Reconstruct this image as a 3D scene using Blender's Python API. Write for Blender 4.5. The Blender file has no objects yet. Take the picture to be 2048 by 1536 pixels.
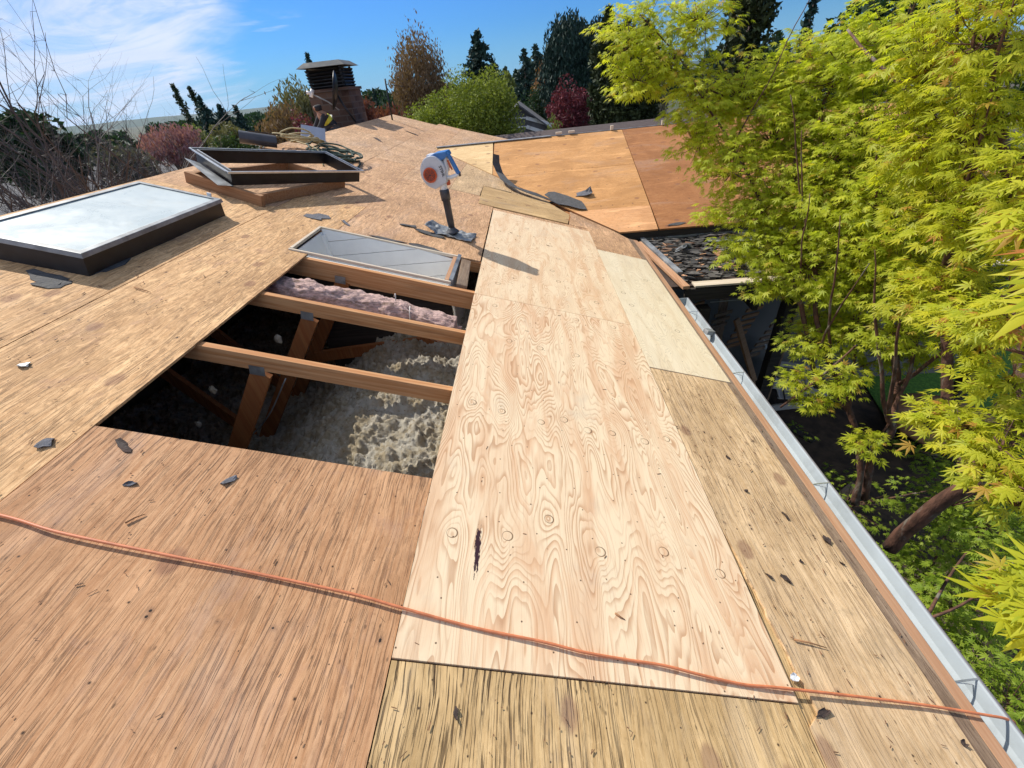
import bpy, bmesh, math, random
import numpy as np
from mathutils import Vector, Matrix, noise
from math import radians as R_, sin, cos, pi
D = bpy.data
S = bpy.context.scene
COL = S.collection
TH = R_(17)
cT, sT = cos(TH), sin(TH)

# ---------------- camera ----------------
cam = D.cameras.new('camera'); camo = D.objects.new('camera', cam); COL.objects.link(camo)
cam.sensor_width = 36; cam.lens = 14.91; cam.clip_start = 0.05; cam.clip_end = 9000
camo.matrix_world = Matrix(((0.995858, 0.060657, 0.067736, 0.451),
                            (0.019958, 0.580969, -0.813681, -0.501),
                            (-0.088707, 0.811662, 0.577352, 1.247), (0, 0, 0, 1)))
S.camera = camo
S.view_settings.view_transform = 'Standard'; S.view_settings.look = 'None'
S.view_settings.exposure = 0.25
S.view_settings.gamma = 1
S.cycles.max_bounces = 7; S.cycles.transparent_max_bounces = 12
S.cycles.sample_clamp_indirect = 6

# ---------------- sun ----------------
SD = Vector((-.678, .543, .887)).normalized()          # towards the sun
sl = D.lights.new('sun', 'SUN'); so = D.objects.new('sun', sl); COL.objects.link(so)
sl.energy = 4.6; sl.angle = R_(0.55); sl.color = (1.0, .95, .86)
so.rotation_euler = SD.to_track_quat('Z', 'Y').to_euler()

# ---------------- node helper ----------------
class G:
    def __init__(s, nt): s.nt = nt; s.N = nt.nodes; s.L = nt.links
    def n(s, t, ins=None, **kw):
        x = s.N.new(t)
        for k, v in kw.items(): setattr(x, k, v)
        for k, v in (ins or {}).items():
            sock = x.inputs[k]
            if hasattr(v, 'is_output'): s.L.new(v, sock)
            else: sock.default_value = v
        return x
    def m(s, op, a, b=0.0, c=None, clamp=False):
        d = {0: a, 1: b}
        if c is not None: d[2] = c
        return s.n('ShaderNodeMath', d, operation=op, use_clamp=clamp).outputs[0]
    def vm(s, op, a, b=(0, 0, 0)): 
        x = s.n('ShaderNodeVectorMath', {0: a, 1: b}, operation=op)
        return x.outputs[1] if op in ('DOT_PRODUCT', 'LENGTH', 'DISTANCE') else x.outputs[0]
    def noise(s, v, sc, det=4, ro=.55, dist=0, out=0, dim='3D'):
        return s.n('ShaderNodeTexNoise', {'Vector': v, 'Scale': sc, 'Detail': det, 'Roughness': ro, 'Distortion': dist}, noise_dimensions=dim).outputs[out]
    def ss(s, v, a, b, c=0.0, d=1.0):
        return s.n('ShaderNodeMapRange', {'Value': v, 'From Min': a, 'From Max': b, 'To Min': c, 'To Max': d}, interpolation_type='SMOOTHSTEP').outputs[0]
    def mix(s, f, a, b, bt='MIX'):
        x = s.N.new('ShaderNodeMix'); x.data_type = 'RGBA'; x.blend_type = bt; x.clamp_factor = True
        for i, v in ((0, f), (6, a), (7, b)):
            if hasattr(v, 'is_output'): s.L.new(v, x.inputs[i])
            else: x.inputs[i].default_value = v if i == 0 else (*v[:3], 1)
        return x.outputs[2]
    def ramp(s, v, stops):
        x = s.N.new('ShaderNodeValToRGB'); s.L.new(v, x.inputs[0]); e = x.color_ramp.elements
        while len(e) < len(stops): e.new(.5)
        for i, (p, c) in enumerate(stops): e[i].position = p; e[i].color = (*c, 1)
        return x.outputs[0]
    def obj(s): return s.n('ShaderNodeTexCoord').outputs['Object']
    def sep(s, v):
        x = s.n('ShaderNodeSeparateXYZ', {0: v}); return x.outputs
    def xyz(s, x, y, z=0.0): return s.n('ShaderNodeCombineXYZ', {0: x, 1: y, 2: z}).outputs[0]
    def bump(s, h, st=.3, d=.01): return s.n('ShaderNodeBump', {'Height': h, 'Strength': st, 'Distance': d}).outputs[0]

def mat(name):
    m = D.materials.new(name); m.use_nodes = True; g = G(m.node_tree)
    return m, g, g.N['Principled BSDF']
def setp(g, b, col=None, rough=None, metal=None, normal=None, spec=None):
    for k, v in (('Base Color', col), ('Roughness', rough), ('Metallic', metal), ('Normal', normal), ('Specular IOR Level', spec)):
        if v is None: continue
        if hasattr(v, 'is_output'): g.L.new(v, b.inputs[k])
        else: b.inputs[k].default_value = (*v, 1) if k == 'Base Color' and len(v) == 3 else v

# ---------------- sky ----------------
W = D.worlds.new('World'); S.world = W; W.use_nodes = True
g = G(W.node_tree); bg = g.N['Background']
sky = g.n('ShaderNodeTexSky', sky_type='NISHITA', sun_disc=False)
sky.sun_elevation = math.asin(SD.z); sky.sun_rotation = math.atan2(SD.x, SD.y)
sky.air_density = 1.15; sky.dust_density = .45; sky.ozone_density = 2.2
dirv = g.n('ShaderNodeTexCoord').outputs['Generated']
hx, hy, hz = g.sep(dirv)[:3]
zz = g.m('ADD', g.m('MAXIMUM', hz, 0.0), .16)
pl = g.xyz(g.m('DIVIDE', hx, zz), g.m('DIVIDE', hy, zz))          # a flat cloud layer seen in perspective
side = g.vm('DOT_PRODUCT', dirv, (-.78, -.42, .46))
w1 = g.noise(pl, .55, 7, .6, .6); w2 = g.noise(g.vm('MULTIPLY', pl, (.5, 1.3, 1)), 1.6, 8, .62, 1.0)
edge = g.m('ADD', side, g.m('MULTIPLY', g.m('SUBTRACT', w1, .5), .26))
edge = g.m('ADD', edge, g.m('MULTIPLY', g.m('SUBTRACT', w2, .5), .12))
msk = g.ss(edge, .0, .10)
body = g.ss(g.noise(g.vm('MULTIPLY', pl, (.7, 1.3, 1)), 1.5, 9, .66, 1.0), .34, .60, .38, .98)
msk = g.m('MULTIPLY', msk, body)
lowc = g.m('MULTIPLY', g.ss(g.noise(g.vm('MULTIPLY', dirv, (3, 3, 26)), 1.7, 5, .6, .3), .60, .70, 0, .7), g.m('MULTIPLY', g.ss(hz, .02, .05), g.ss(hz, .14, .08)))
lowc = g.m('MULTIPLY', lowc, g.ss(side, -.16, -.03))
msk = g.m('MAXIMUM', msk, lowc)
hzm = g.ss(hz, -.02, .10, .55, 0)
skc = g.mix(1.0, sky.outputs[0], g.mix(g.ss(hz, .22, .55), (.27, .66, 1.36), (1.0, 1.0, 1.0)), 'MULTIPLY')
skc = g.mix(hzm, skc, (3.6, 7.2, 11.0))
cl = g.mix(g.noise(g.vm('MULTIPLY', pl, (.8, 1, 1)), 1.1, 5, .6), (6.2, 7.6, 10.6), (10.2, 11.0, 12.6))
skc = g.mix(msk, skc, cl)
g.L.new(skc, bg.inputs[0]); bg.inputs[1].default_value = .075

# ---------------- tagging / objects ----------------
def tag(o, label=None, cat=None, group=None, kind=None):
    if label: o['label'] = label
    if cat: o['category'] = cat
    if group: o['group'] = group
    if kind: o['kind'] = kind
    return o
def empty(name, loc, label, cat, group=None, rot=(0, 0, 0)):
    o = D.objects.new(name, None); COL.objects.link(o); o.location = loc; o.rotation_euler = rot
    o.empty_display_size = .1
    return tag(o, label, cat, group)
def child(o, p):
    o.parent = p; return o

class MB:
    def __init__(s): s.v = []; s.f = []; s.sm = []
    def add(s, vs, fs, smooth=False):
        b = len(s.v); s.v += [tuple(v) for v in vs]; s.f += [tuple(i + b for i in f) for f in fs]; s.sm += [smooth] * len(fs); return s
    def box(s, c, d, rot=None, taper=1.0):
        x, y, z = d[0] / 2, d[1] / 2, d[2] / 2
        vs = [Vector((i * x * (taper if k > 0 else 1), j * y * (taper if k > 0 else 1), k * z)) for i, j, k in ((-1,-1,-1),(1,-1,-1),(1,1,-1),(-1,1,-1),(-1,-1,1),(1,-1,1),(1,1,1),(-1,1,1))]
        if rot is not None:
            if not isinstance(rot, Matrix):
                from mathutils import Euler
                rot = Euler(rot).to_matrix()
            vs = [rot @ v for v in vs]
        vs = [v + Vector(c) for v in vs]
        return s.add(vs, [(3,2,1,0),(4,5,6,7),(0,1,5,4),(1,2,6,5),(2,3,7,6),(3,0,4,7)])
    def prism(s, poly, z0, z1):
        n = len(poly); a = sum(poly[i][0]*poly[(i+1)%n][1]-poly[(i+1)%n][0]*poly[i][1] for i in range(n))
        if a < 0: poly = poly[::-1]
        vs = [(x, y, z0) for x, y in poly] + [(x, y, z1) for x, y in poly]
        return s.add(vs, [tuple(range(n))[::-1], tuple(range(n, 2*n))] + [(i, (i+1)%n, (i+1)%n+n, i+n) for i in range(n)])
    def bar(s, a, b, w, h, up=(0, 0, 1)):
        a = Vector(a); b = Vector(b); d = (b - a); L = d.length; d.normalize()
        u = Vector(up); sd = d.cross(u); sd.normalize(); u = sd.cross(d)
        rot = Matrix((d, sd, u)).transposed()
        return s.box((a + b) / 2, (L, w, h), rot)
    def tube(s, pts, rad, n=8, cap=True):
        pts = [Vector(p) for p in pts]; k = len(pts)
        if not isinstance(rad, (list, tuple)): rad = [rad] * k
        vs = []; ref = None
        for i, p in enumerate(pts):
            d = (pts[min(i+1, k-1)] - pts[max(i-1, 0)]).normalized()
            if ref is None:
                ref = Vector((0, 0, 1)) if abs(d.z) < .9 else Vector((1, 0, 0))
            a = d.cross(ref); a.normalize(); b = a.cross(d); ref = b
            for j in range(n):
                t = 2 * pi * j / n; vs.append(p + (a * cos(t) + b * sin(t)) * rad[i])
        fs = [(i*n+j, i*n+(j+1)%n, (i+1)*n+(j+1)%n, (i+1)*n+j) for i in range(k-1) for j in range(n)]
        if cap: fs += [tuple(range(n))[::-1], tuple(range((k-1)*n, k*n))]
        return s.add(vs, fs, True)
    def lathe(s, prof, c=(0, 0, 0), n=20, axis='Z', caps=True):
        vs = []
        for r, h in prof:
            for j in range(n):
                t = 2*pi*j/n
                if axis == 'Z': p = (r*cos(t), r*sin(t), h)
                elif axis == 'Y': p = (r*cos(t), h, -r*sin(t))
                else: p = (h, r*cos(t), r*sin(t))
                vs.append(Vector(p) + Vector(c))
        k = len(prof)
        fs = [(i*n+j, i*n+(j+1)%n, (i+1)*n+(j+1)%n, (i+1)*n+j) for i in range(k-1) for j in range(n)]
        if caps: fs += [tuple(range(n))[::-1], tuple(range((k-1)*n, k*n))]
        return s.add(vs, fs, True)
    def build(s, name, m, parent=None, loc=None, rot=None, bevel=0, fix=True):
        me = D.meshes.new(name); me.from_pydata(s.v, [], s.f); me.update()
        me.polygons.foreach_set('use_smooth', s.sm)
        if fix:
            bm = bmesh.new(); bm.from_mesh(me); bmesh.ops.recalc_face_normals(bm, faces=bm.faces)
            if bevel: bmesh.ops.bevel(bm, geom=[e for e in bm.edges if e.calc_face_angle(0) > .6], offset=bevel, segments=2, affect='EDGES', profile=.7)
            bm.to_mesh(me); bm.free()
        me.materials.append(m)
        o = D.objects.new(name, me); COL.objects.link(o)
        if loc is not None: o.location = loc
        if rot is not None: o.rotation_euler = rot
        if parent is not None: o.parent = parent
        return o

def grid_mesh(name, m, nx, ny, fn, parent=None, rot=None, smooth=True):
    vs = [fn(i / (nx-1), j / (ny-1)) for j in range(ny) for i in range(nx)]
    fs = [(j*nx+i, j*nx+i+1, (j+1)*nx+i+1, (j+1)*nx+i) for j in range(ny-1) for i in range(nx-1)]
    b = MB(); b.add(vs, fs, smooth); return b.build(name, m, parent, rot=rot, fix=False)

def tri_mesh(name, verts, tris, m, parent=None, smooth=False):
    """verts (N,3) array, tris (M,3) array -> one mesh object"""
    me = D.meshes.new(name); nv, nf = len(verts), len(tris)
    me.vertices.add(nv); me.vertices.foreach_set('co', np.asarray(verts, np.float32).ravel())
    me.loops.add(nf*3); me.loops.foreach_set('vertex_index', np.asarray(tris, np.int32).ravel())
    me.polygons.add(nf); me.polygons.foreach_set('loop_start', np.arange(0, nf*3, 3, dtype=np.int32))
    me.update(calc_edges=True); me.validate()
    me.materials.append(m); o = D.objects.new(name, me); COL.objects.link(o)
    if parent is not None: o.parent = parent
    return o

RP = lambda x, y, z=0.0: Vector((cT*x + sT*z, y, -sT*x + cT*z))     # roof coordinates -> world
RROT = (0, TH, 0)

# ---------------- materials ----------------
def simple(name, col, rough=.6, metal=0, var=.25, sc=12, bump=.0, stretch=(1, 1, 1), dirt=None):
    m, g, b = mat(name); v = g.vm('MULTIPLY', g.obj(), stretch)
    nz = g.noise(v, sc, 5, .6)
    c = g.mix(g.ss(nz, .3, .7), tuple(x*(1-var) for x in col), tuple(min(1, x*(1+var)) for x in col))
    if dirt: c = g.mix(g.ss(g.noise(v, sc*.45, 6, .65), .52, .66), c, dirt)
    setp(g, b, c, g.ss(nz, .2, .8, rough*.85, min(1, rough*1.15)), metal)
    if bump: setp(g, b, normal=g.bump(g.noise(v, sc*3, 4, .6), bump, .01))
    return m

def new_ply(name, off, pale=(.81, .635, .425), tan=(.66, .37, .20), line=(.48, .255, .13), stain=None, plugs=(), contrast=1.0):
    m, g, b = mat(name); P = g.vm('ADD', g.obj(), off)
    x, y = g.sep(P)[:2]
    q = g.xyz(g.m('MULTIPLY', x, 2.2), g.m('MULTIPLY', y, .42))
    h = g.m('MULTIPLY', g.noise(q, 1.5, 2.5, .5, .35, dim='2D'), 2.3)
    q2 = g.xyz(g.m('MULTIPLY', x, 1.0), g.m('MULTIPLY', y, .20))
    h = g.m('ADD', h, g.m('MULTIPLY', g.noise(g.vm('MULTIPLY', q2, (1, 1, 1)), 9, 2, .5, .2, dim='2D'), .42))
    # knots pull the rings round them
    ring = None
    O = g.obj()
    ox, oy = g.sep(O)[:2]
    for (px, py, r) in plugs:
        dx = g.m('SUBTRACT', ox, px); dy = g.m('SUBTRACT', oy, py)
        dx2 = g.m('MULTIPLY', dx, dx); dy2 = g.m('MULTIPLY', dy, dy)
        e = g.m('EXPONENT', g.m('MULTIPLY', g.m('SQRT', g.m('ADD', g.m('MULTIPLY', dx2, 330), g.m('ADD', g.m('MULTIPLY', dy2, 95), .03))), -1.0))
        h = g.m('ADD', h, g.m('MULTIPLY', e, .5))
        d = g.m('SQRT', g.m('ADD', dx2, dy2))
        rr = g.m('SUBTRACT', g.m('ABSOLUTE', g.m('SUBTRACT', d, r)), g.m('MULTIPLY', dx, .05))
        v_ = g.ss(rr, .0022, .0008)
        ring = v_ if ring is None else g.m('MAXIMUM', ring, v_)
    if not plugs:
        vo = g.n('ShaderNodeTexVoronoi', {'Vector': g.xyz(x, g.m('MULTIPLY', y, .8)), 'Scale': 3.6, 'Randomness': .9}, voronoi_dimensions='2D')
        dv = g.vm('SUBTRACT', g.vm('MULTIPLY', g.xyz(x, g.m('MULTIPLY', y, .8)), (1, 1, 1)), vo.outputs['Position'])
        d3 = g.vm('MULTIPLY', dv, (18, 12, 0)); e = g.m('EXPONENT', g.m('MULTIPLY', g.vm('LENGTH', d3), -1))
        h = g.m('ADD', h, g.m('MULTIPLY', e, .6))
        d = g.vm('LENGTH', g.vm('MULTIPLY', dv, (1, 1.25, 0)))
        on = g.m('GREATER_THAN', g.sep(vo.outputs['Color'])[0], .45)
        ring = g.m('MULTIPLY', g.ss(g.m('ABSOLUTE', g.m('SUBTRACT', d, .02)), .0035, .001), on)
    ph = g.m('MULTIPLY', h, 15.0)
    fr = g.m('FRACT', ph)
    amp = g.ss(g.noise(g.xyz(g.m('MULTIPLY', x, 6), g.m('MULTIPLY', y, 1.6)), 1.3, 4, .6, .6, dim='2D'), .36, .62, .28, 1.0)
    latew = g.m('MULTIPLY', g.m('MULTIPLY', g.ss(fr, g.m('MULTIPLY_ADD', amp, -.35, .72), .95), g.ss(fr, 1.0, .95)), amp)       # soft rise, sharp end of each growth ring
    broad = g.ss(g.noise(g.xyz(g.m('MULTIPLY', x, 5), g.m('MULTIPLY', y, .8)), 1.7, 4, .6, .5, dim='2D'), .42, .68)
    fine = g.noise(g.xyz(g.m('MULTIPLY', x, 150), g.m('MULTIPLY', y, 5)), 1.0, 3, .6, dim='2D')
    c = g.mix(g.m('MULTIPLY', broad, .85), pale, tuple(a*.35+b_*.65 for a, b_ in zip(pale, tan)))
    bid = g.n('ShaderNodeTexWhiteNoise', {'W': g.m('FLOOR', ph)}, noise_dimensions='1D').outputs[0]
    c = g.mix(g.m('MULTIPLY', g.m('MULTIPLY', g.ss(bid, .55, .95), g.ss(fr, .05, .5)), .42), c, tan)
    c = g.mix(g.m('MULTIPLY', latew, .60*contrast), c, line)
    c = g.mix(g.m('MULTIPLY', g.ss(fine, .52, .75), .34), c, tuple(.75*v for v in tan))
    c = g.mix(g.m('MULTIPLY', ring, .85), c, (.16, .09, .045))
    dirt = g.ss(g.noise(g.vm('MULTIPLY', P, (1, .7, 1)), 3.1, 6, .7), .56, .74)
    c = g.mix(g.m('MULTIPLY', dirt, .25), c, (.45, .40, .33))
    sp = g.n('ShaderNodeTexVoronoi', {'Vector': g.xyz(x, y), 'Scale': 9.0}, voronoi_dimensions='2D')
    spk = g.m('MULTIPLY', g.ss(sp.outputs[0], .035, .015), g.m('GREATER_THAN', g.sep(sp.outputs['Color'])[1], .35))
    c = g.mix(spk, c, (.12, .07, .04))
    if stain:
        sx, sy, sw, sh = stain
        ddx = g.m('DIVIDE', g.m('SUBTRACT', ox, sx), sw); ddy = g.m('DIVIDE', g.m('SUBTRACT', oy, sy), sh)
        d = g.m('SQRT', g.m('ADD', g.m('MULTIPLY', ddx, ddx), g.m('MULTIPLY', ddy, ddy)))
        d = g.m('ADD', d, g.m('MULTIPLY', g.m('SUBTRACT', g.noise(g.xyz(g.m('MULTIPLY', x, 120), g.m('MULTIPLY', y, 26)), 1, 4, .7, dim='2D'), .5), 1.7))
        c = g.mix(g.ss(d, .85, .65), c, (.035, .012, .02))
    hh = g.m('SUBTRACT', g.m('MULTIPLY', fine, -.35), g.m('MULTIPLY', latew, .25))
    hh = g.m('SUBTRACT', hh, ring)
    setp(g, b, c, .72, 0, g.bump(hh, .35, .003), .25)
    return m

def old_ply(name, a, b2, crack=.5, off=(0, 0, 0), dark=(.10, .05, .03), stains=.35, osb=.0, axis='y', gray=(.30, .22, .17)):
    m, g, b = mat(name); P = g.vm('ADD', g.obj(), off)
    x, y = g.sep(P)[:2]
    if axis == 'x': x, y = y, x
    wob = g.m('MULTIPLY', g.m('SUBTRACT', g.noise(g.xyz(g.m('MULTIPLY', x, 3), g.m('MULTIPLY', y, 1.2)), 1.5, 2, .5, dim='2D'), .5), .05)
    xw = g.m('ADD', x, wob)
    n1 = g.noise(g.xyz(g.m('MULTIPLY', xw, 78), g.m('MULTIPLY', y, 5.0)), 1, 5, .72, .2, dim='2D')
    fz = g.noise(g.xyz(g.m('MULTIPLY', x, 60), g.m('MULTIPLY', y, 26)), 1, 4, .75, .6, dim='2D')
    n2 = g.noise(g.xyz(g.m('MULTIPLY', x, 1.0), g.m('MULTIPLY', y, .7)), 2.1, 5, .65, .3, dim='2D')
    c = g.mix(g.ss(n1, .3, .7), a, b2)
    c = g.mix(g.m('MULTIPLY', g.ss(fz, .50, .72), .42), c, tuple(v*.5 for v in a))
    c = g.mix(g.m('MULTIPLY', g.ss(fz, .46, .28), .35), c, tuple(min(1, v*1.25) for v in b2))
    c = g.mix(g.m('MULTIPLY', g.ss(n2, .40, .66), .55), c, tuple(v*.72 for v in a))
    c = g.mix(g.m('MULTIPLY', g.ss(g.noise(g.xyz(g.m('MULTIPLY', xw, 9), g.m('MULTIPLY', y, 1.6)), 1, 4, .6, .4, dim='2D'), .55, .75), .5), c, tuple(min(1, v*1.35) for v in b2))
    # open grain: short dark checks along the ply
    n3 = g.noise(g.xyz(g.m('MULTIPLY', xw, 150), g.m('MULTIPLY', y, 5.5)), 1, 3, .6, .15, dim='2D')
    where = g.ss(g.noise(g.xyz(x, y), 1.6, 4, .6, dim='2D'), .30, .62, .35, 1)
    ck = g.m('MULTIPLY', g.ss(n3, .545, .66), g.m('MULTIPLY', where, crack))
    n4 = g.noise(g.xyz(g.m('MULTIPLY', xw, 46), g.m('MULTIPLY', y, .8)), 1, 3, .6, .1, dim='2D')
    ck2 = g.m('MULTIPLY', g.ss(g.m('ABSOLUTE', g.m('SUBTRACT', n4, .5)), .022, .004), g.m('MULTIPLY', where, min(1, crack*1.2)))
    ck2 = g.m('MULTIPLY', ck2, g.ss(n3, .38, .52))
    ck = g.m('MAXIMUM', ck, ck2)
    c = g.mix(ck, c, dark)
    if osb:
        n5 = g.noise(g.xyz(g.m('MULTIPLY', x, 46), g.m('MULTIPLY', y, 13)), 1, 4, .7, .8, dim='2D')
        c = g.mix(g.m('MULTIPLY', g.ss(n5, .50, .66), osb), c, tuple(v*.45 for v in a))
        c = g.mix(g.m('MULTIPLY', g.ss(n5, .46, .34), osb), c, tuple(min(1, v*1.3) for v in b2))
    st = g.noise(g.xyz(g.m('MULTIPLY', x, 4.5), g.m('MULTIPLY', y, 3)), 1.3, 8, .72, .5, dim='2D')
    c = g.mix(g.m('MULTIPLY', g.ss(st, .56, .72), stains), c, gray)
    vo = g.n('ShaderNodeTexVoronoi', {'Vector': g.xyz(x, y), 'Scale': 11.0}, voronoi_dimensions='2D')
    spk = g.m('MULTIPLY', g.ss(vo.outputs[0], g.m('MULTIPLY_ADD', g.sep(vo.outputs['Color'])[2], .055, .012), .008), g.m('GREATER_THAN', g.sep(vo.outputs['Color'])[1], .55))
    vo2 = g.n('ShaderNodeTexVoronoi', {'Vector': g.xyz(g.m('MULTIPLY', xw, 2.2), y), 'Scale': 12.0}, voronoi_dimensions='2D')
    spk2 = g.m('MULTIPLY', g.ss(vo2.outputs[0], .10, .03), g.m('GREATER_THAN', g.sep(vo2.outputs['Color'])[0], .84))
    c = g.mix(g.m('MAXIMUM', spk, g.m('MULTIPLY', spk2, .6)), c, (.05, .03, .02))
    kn = g.n('ShaderNodeTexVoronoi', {'Vector': g.xyz(g.m('MULTIPLY', x, 1.2), g.m('MULTIPLY', y, .8)), 'Scale': 2.4}, voronoi_dimensions='2D')
    kd = g.m('ADD', kn.outputs[0], g.m('MULTIPLY', g.m('SUBTRACT', st, .5), .12))
    c = g.mix(g.m('MULTIPLY', g.ss(kd, .10, .05), g.m('MULTIPLY', g.m('GREATER_THAN', g.sep(kn.outputs['Color'])[0], .55), .55)), c, (.20, .09, .06))
    # rows of nail holes over the rafters
    ny = g.m('MULTIPLY', g.m('ABSOLUTE', g.m('SUBTRACT', g.m('FRACT', g.m('ADD', g.m('DIVIDE', g.m('SUBTRACT', g.sep(P)[1], off[1] + .04), .61), .5)), .5)), .61)
    sx_ = g.m('DIVIDE', g.sep(P)[0], .148); cellv = g.n('ShaderNodeTexWhiteNoise', {'Vector': g.xyz(g.m('FLOOR', sx_), g.m('ROUND', g.m('DIVIDE', g.m('SUBTRACT', g.sep(P)[1], off[1] + .04), .61)))}, noise_dimensions='2D').outputs
    jit = g.m('MULTIPLY', g.m('SUBTRACT', cellv[0], .5), .02)
    nx = g.m('SUBTRACT', g.m('MULTIPLY', g.m('SUBTRACT', g.m('FRACT', sx_), .5), .148), g.m('MULTIPLY', jit, 2.5))
    nyy = g.m('ADD', ny, jit)
    nd = g.m('SQRT', g.m('ADD', g.m('MULTIPLY', nx, nx), g.m('MULTIPLY', nyy, nyy)))
    c = g.mix(g.m('MULTIPLY', g.ss(nd, .016, .004), .45), c, (.16, .09, .06))
    c = g.mix(g.ss(nd, .0045, .0030), c, (.03, .02, .016))
    # broad grey weathering
    gw = g.noise(g.xyz(g.m('MULTIPLY', x, 2.6), g.m('MULTIPLY', y, .9)), 1, 7, .7, .4, dim='2D')
    c = g.mix(g.m('MULTIPLY', g.ss(gw, .52, .70), .15), c, tuple(.30 + .25*v for v in gray))
    hh = g.m('SUBTRACT', g.m('MULTIPLY', n1, .25), g.m('MULTIPLY', ck, 1.0))
    setp(g, b, c, .78, 0, g.bump(hh, .55, .004), .2)
    return m

def lumber(name, a, b2, axis=0, dark=(.2, .09, .04)):
    m, g, b = mat(name); P = g.obj(); s = g.sep(P)
    k = [60, 60, 60]; k[axis] = 2.0
    n1 = g.noise(g.vm('MULTIPLY', P, tuple(k)), 1, 4, .6, .3)
    c = g.mix(g.ss(n1, .35, .68), a, b2)
    n2 = g.noise(g.vm('MULTIPLY', P, tuple(v*.2+.5 for v in k)), 2, 5, .65)
    c = g.mix(g.m('MULTIPLY', g.ss(n2, .52, .7), .45), c, dark)
    setp(g, b, c, .75, 0, g.bump(n1, .2, .003), .2)
    return m

M = {}
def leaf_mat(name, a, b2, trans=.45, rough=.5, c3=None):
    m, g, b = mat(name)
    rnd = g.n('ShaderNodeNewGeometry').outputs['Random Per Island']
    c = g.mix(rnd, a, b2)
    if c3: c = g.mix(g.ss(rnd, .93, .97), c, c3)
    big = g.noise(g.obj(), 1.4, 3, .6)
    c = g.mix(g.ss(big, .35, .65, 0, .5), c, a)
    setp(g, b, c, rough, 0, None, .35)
    if trans:
        tr = g.n('ShaderNodeBsdfTranslucent', {'Color': g.mix(1.0, c, (1.15, 1.2, .6), 'MULTIPLY')})
        mx = g.n('ShaderNodeMixShader', {0: trans, 1: b.outputs[0], 2: tr.outputs[0]})
        g.L.new(mx.outputs[0], g.N['Material Output'].inputs[0])
    return m
PLUG = [(.11,.41,.019),(.31,.43,.019),(.47,.53,.018),(.66,.42,.019),(.92,.46,.019),(1.13,.40,.018),(.11,1.16,.02),(.26,1.13,.018),(.46,1.10,.017),(.58,1.15,.02),(.70,1.10,.021),(.83,1.11,.018),(1.0,1.09,.02),(1.13,1.14,.018),(.28,1.84,.018),(.48,1.82,.02),(.72,1.82,.018),(1.03,1.84,.022),(.77,2.34,.022),(1.06,2.34,.02),(.16,2.3,.018)]
M['plyA'] = new_ply('new_plywood_near', (3.1, 1.7, 0), stain=(.205, .36, .012, .115), plugs=PLUG, contrast=1.25)
M['plyB'] = new_ply('new_plywood_far', (7.3, 4.1, 0), (.80, .62, .41), (.66, .39, .21), (.48, .27, .14), contrast=.85)
M['plyC'] = new_ply('new_plywood_strip', (11.9, 2.2, 0), (.78, .66, .47), (.68, .53, .34), (.44, .35, .22), contrast=.6)
M['oldRed'] = old_ply('weathered_deck_reddish', (.455, .228, .108), (.61, .35, .185), .62, (1, 2, 0), stains=.25, gray=(.33, .2, .16))
M['oldYel'] = old_ply('weathered_deck_yellow', (.53, .34, .15), (.68, .47, .235), .95, (5, 1, 0), dark=(.07, .04, .02), stains=.2)
M['oldTan'] = old_ply('weathered_deck_tan_strip', (.59, .385, .20), (.74, .53, .315), .5, (8, 3, 0), stains=.35, gray=(.3, .22, .13))
M['oldGold'] = old_ply('weathered_deck_golden', (.60, .335, .15), (.76, .48, .245), .5, (2, 9, 0), stains=.35, osb=.42, gray=(.40, .22, .15))
M['oldPink'] = old_ply('weathered_deck_pinkish', (.53, .30, .155), (.68, .42, .235), .4, (4, 7, 0), stains=.4, osb=.45, gray=(.42, .22, .15))
M['oldFar'] = old_ply('weathered_deck_far_end', (.54, .32, .17), (.68, .44, .26), .4, (9, 9, 0), stains=.45, osb=.55, gray=(.40, .26, .2))
M['oldPale'] = old_ply('weathered_deck_pale_patch', (.52, .34, .18), (.66, .46, .26), .4, (6, 6, 0), stains=.25, osb=.35)
M['oldBoard'] = old_ply('aged_small_board', (.50, .31, .14), (.62, .42, .2), .35, (6, 12, 0), stains=.25, axis='x')
M['wingA'] = old_ply('wing_deck_amber', (.52, .25, .088), (.63, .335, .135), .15, (2, 3, 0), axis='x', stains=.2, gray=(.35, .16, .07))
M['wingB'] = old_ply('wing_deck_brown', (.33, .135, .05), (.42, .19, .075), .15, (7, 3, 0), axis='x', stains=.35, gray=(.5, .27, .12))
M['wingC'] = old_ply('wing_deck_orange', (.64, .31, .13), (.74, .41, .2), .12, (9, 5, 0), axis='x', stains=.2, gray=(.4, .2, .1))
M['wingD'] = old_ply('wing_deck_pale', (.66, .43, .2), (.76, .54, .29), .12, (3, 8, 0), axis='x', stains=.25, gray=(.4, .26, .15))
M['rafter'] = lumber('rafter_lumber', (.50, .22, .085), (.62, .34, .16), 0)
M['curbwood'] = lumber('curb_lumber', (.30, .15, .07), (.38, .21, .11), 0)
M['edgeboard'] = lumber('eave_board_lumber', (.44, .23, .125), (.54, .32, .19), 1, (.3, .13, .06))
M['darkwood'] = lumber('dark_lumber', (.035, .03, .026), (.06, .05, .042), 0, (.02, .015, .012))
M['webwood'] = lumber('truss_web_lumber', (.26, .09, .03), (.34, .14, .05), 2)
M['paper'] = simple('torn_felt_paper', (.07, .068, .068), .85, var=.35, sc=25, bump=.4)
M['shingle'] = simple('asphalt_shingle_scrap', (.13, .13, .145), .9, var=.3, sc=90, bump=.5)
M['bark'] = simple('dark_bark_scrap', (.055, .035, .028), .85, var=.4, sc=40, bump=.4)
M['splinter'] = simple('dark_wood_splinter', (.17, .08, .04), .8, var=.5, sc=9)
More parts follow.
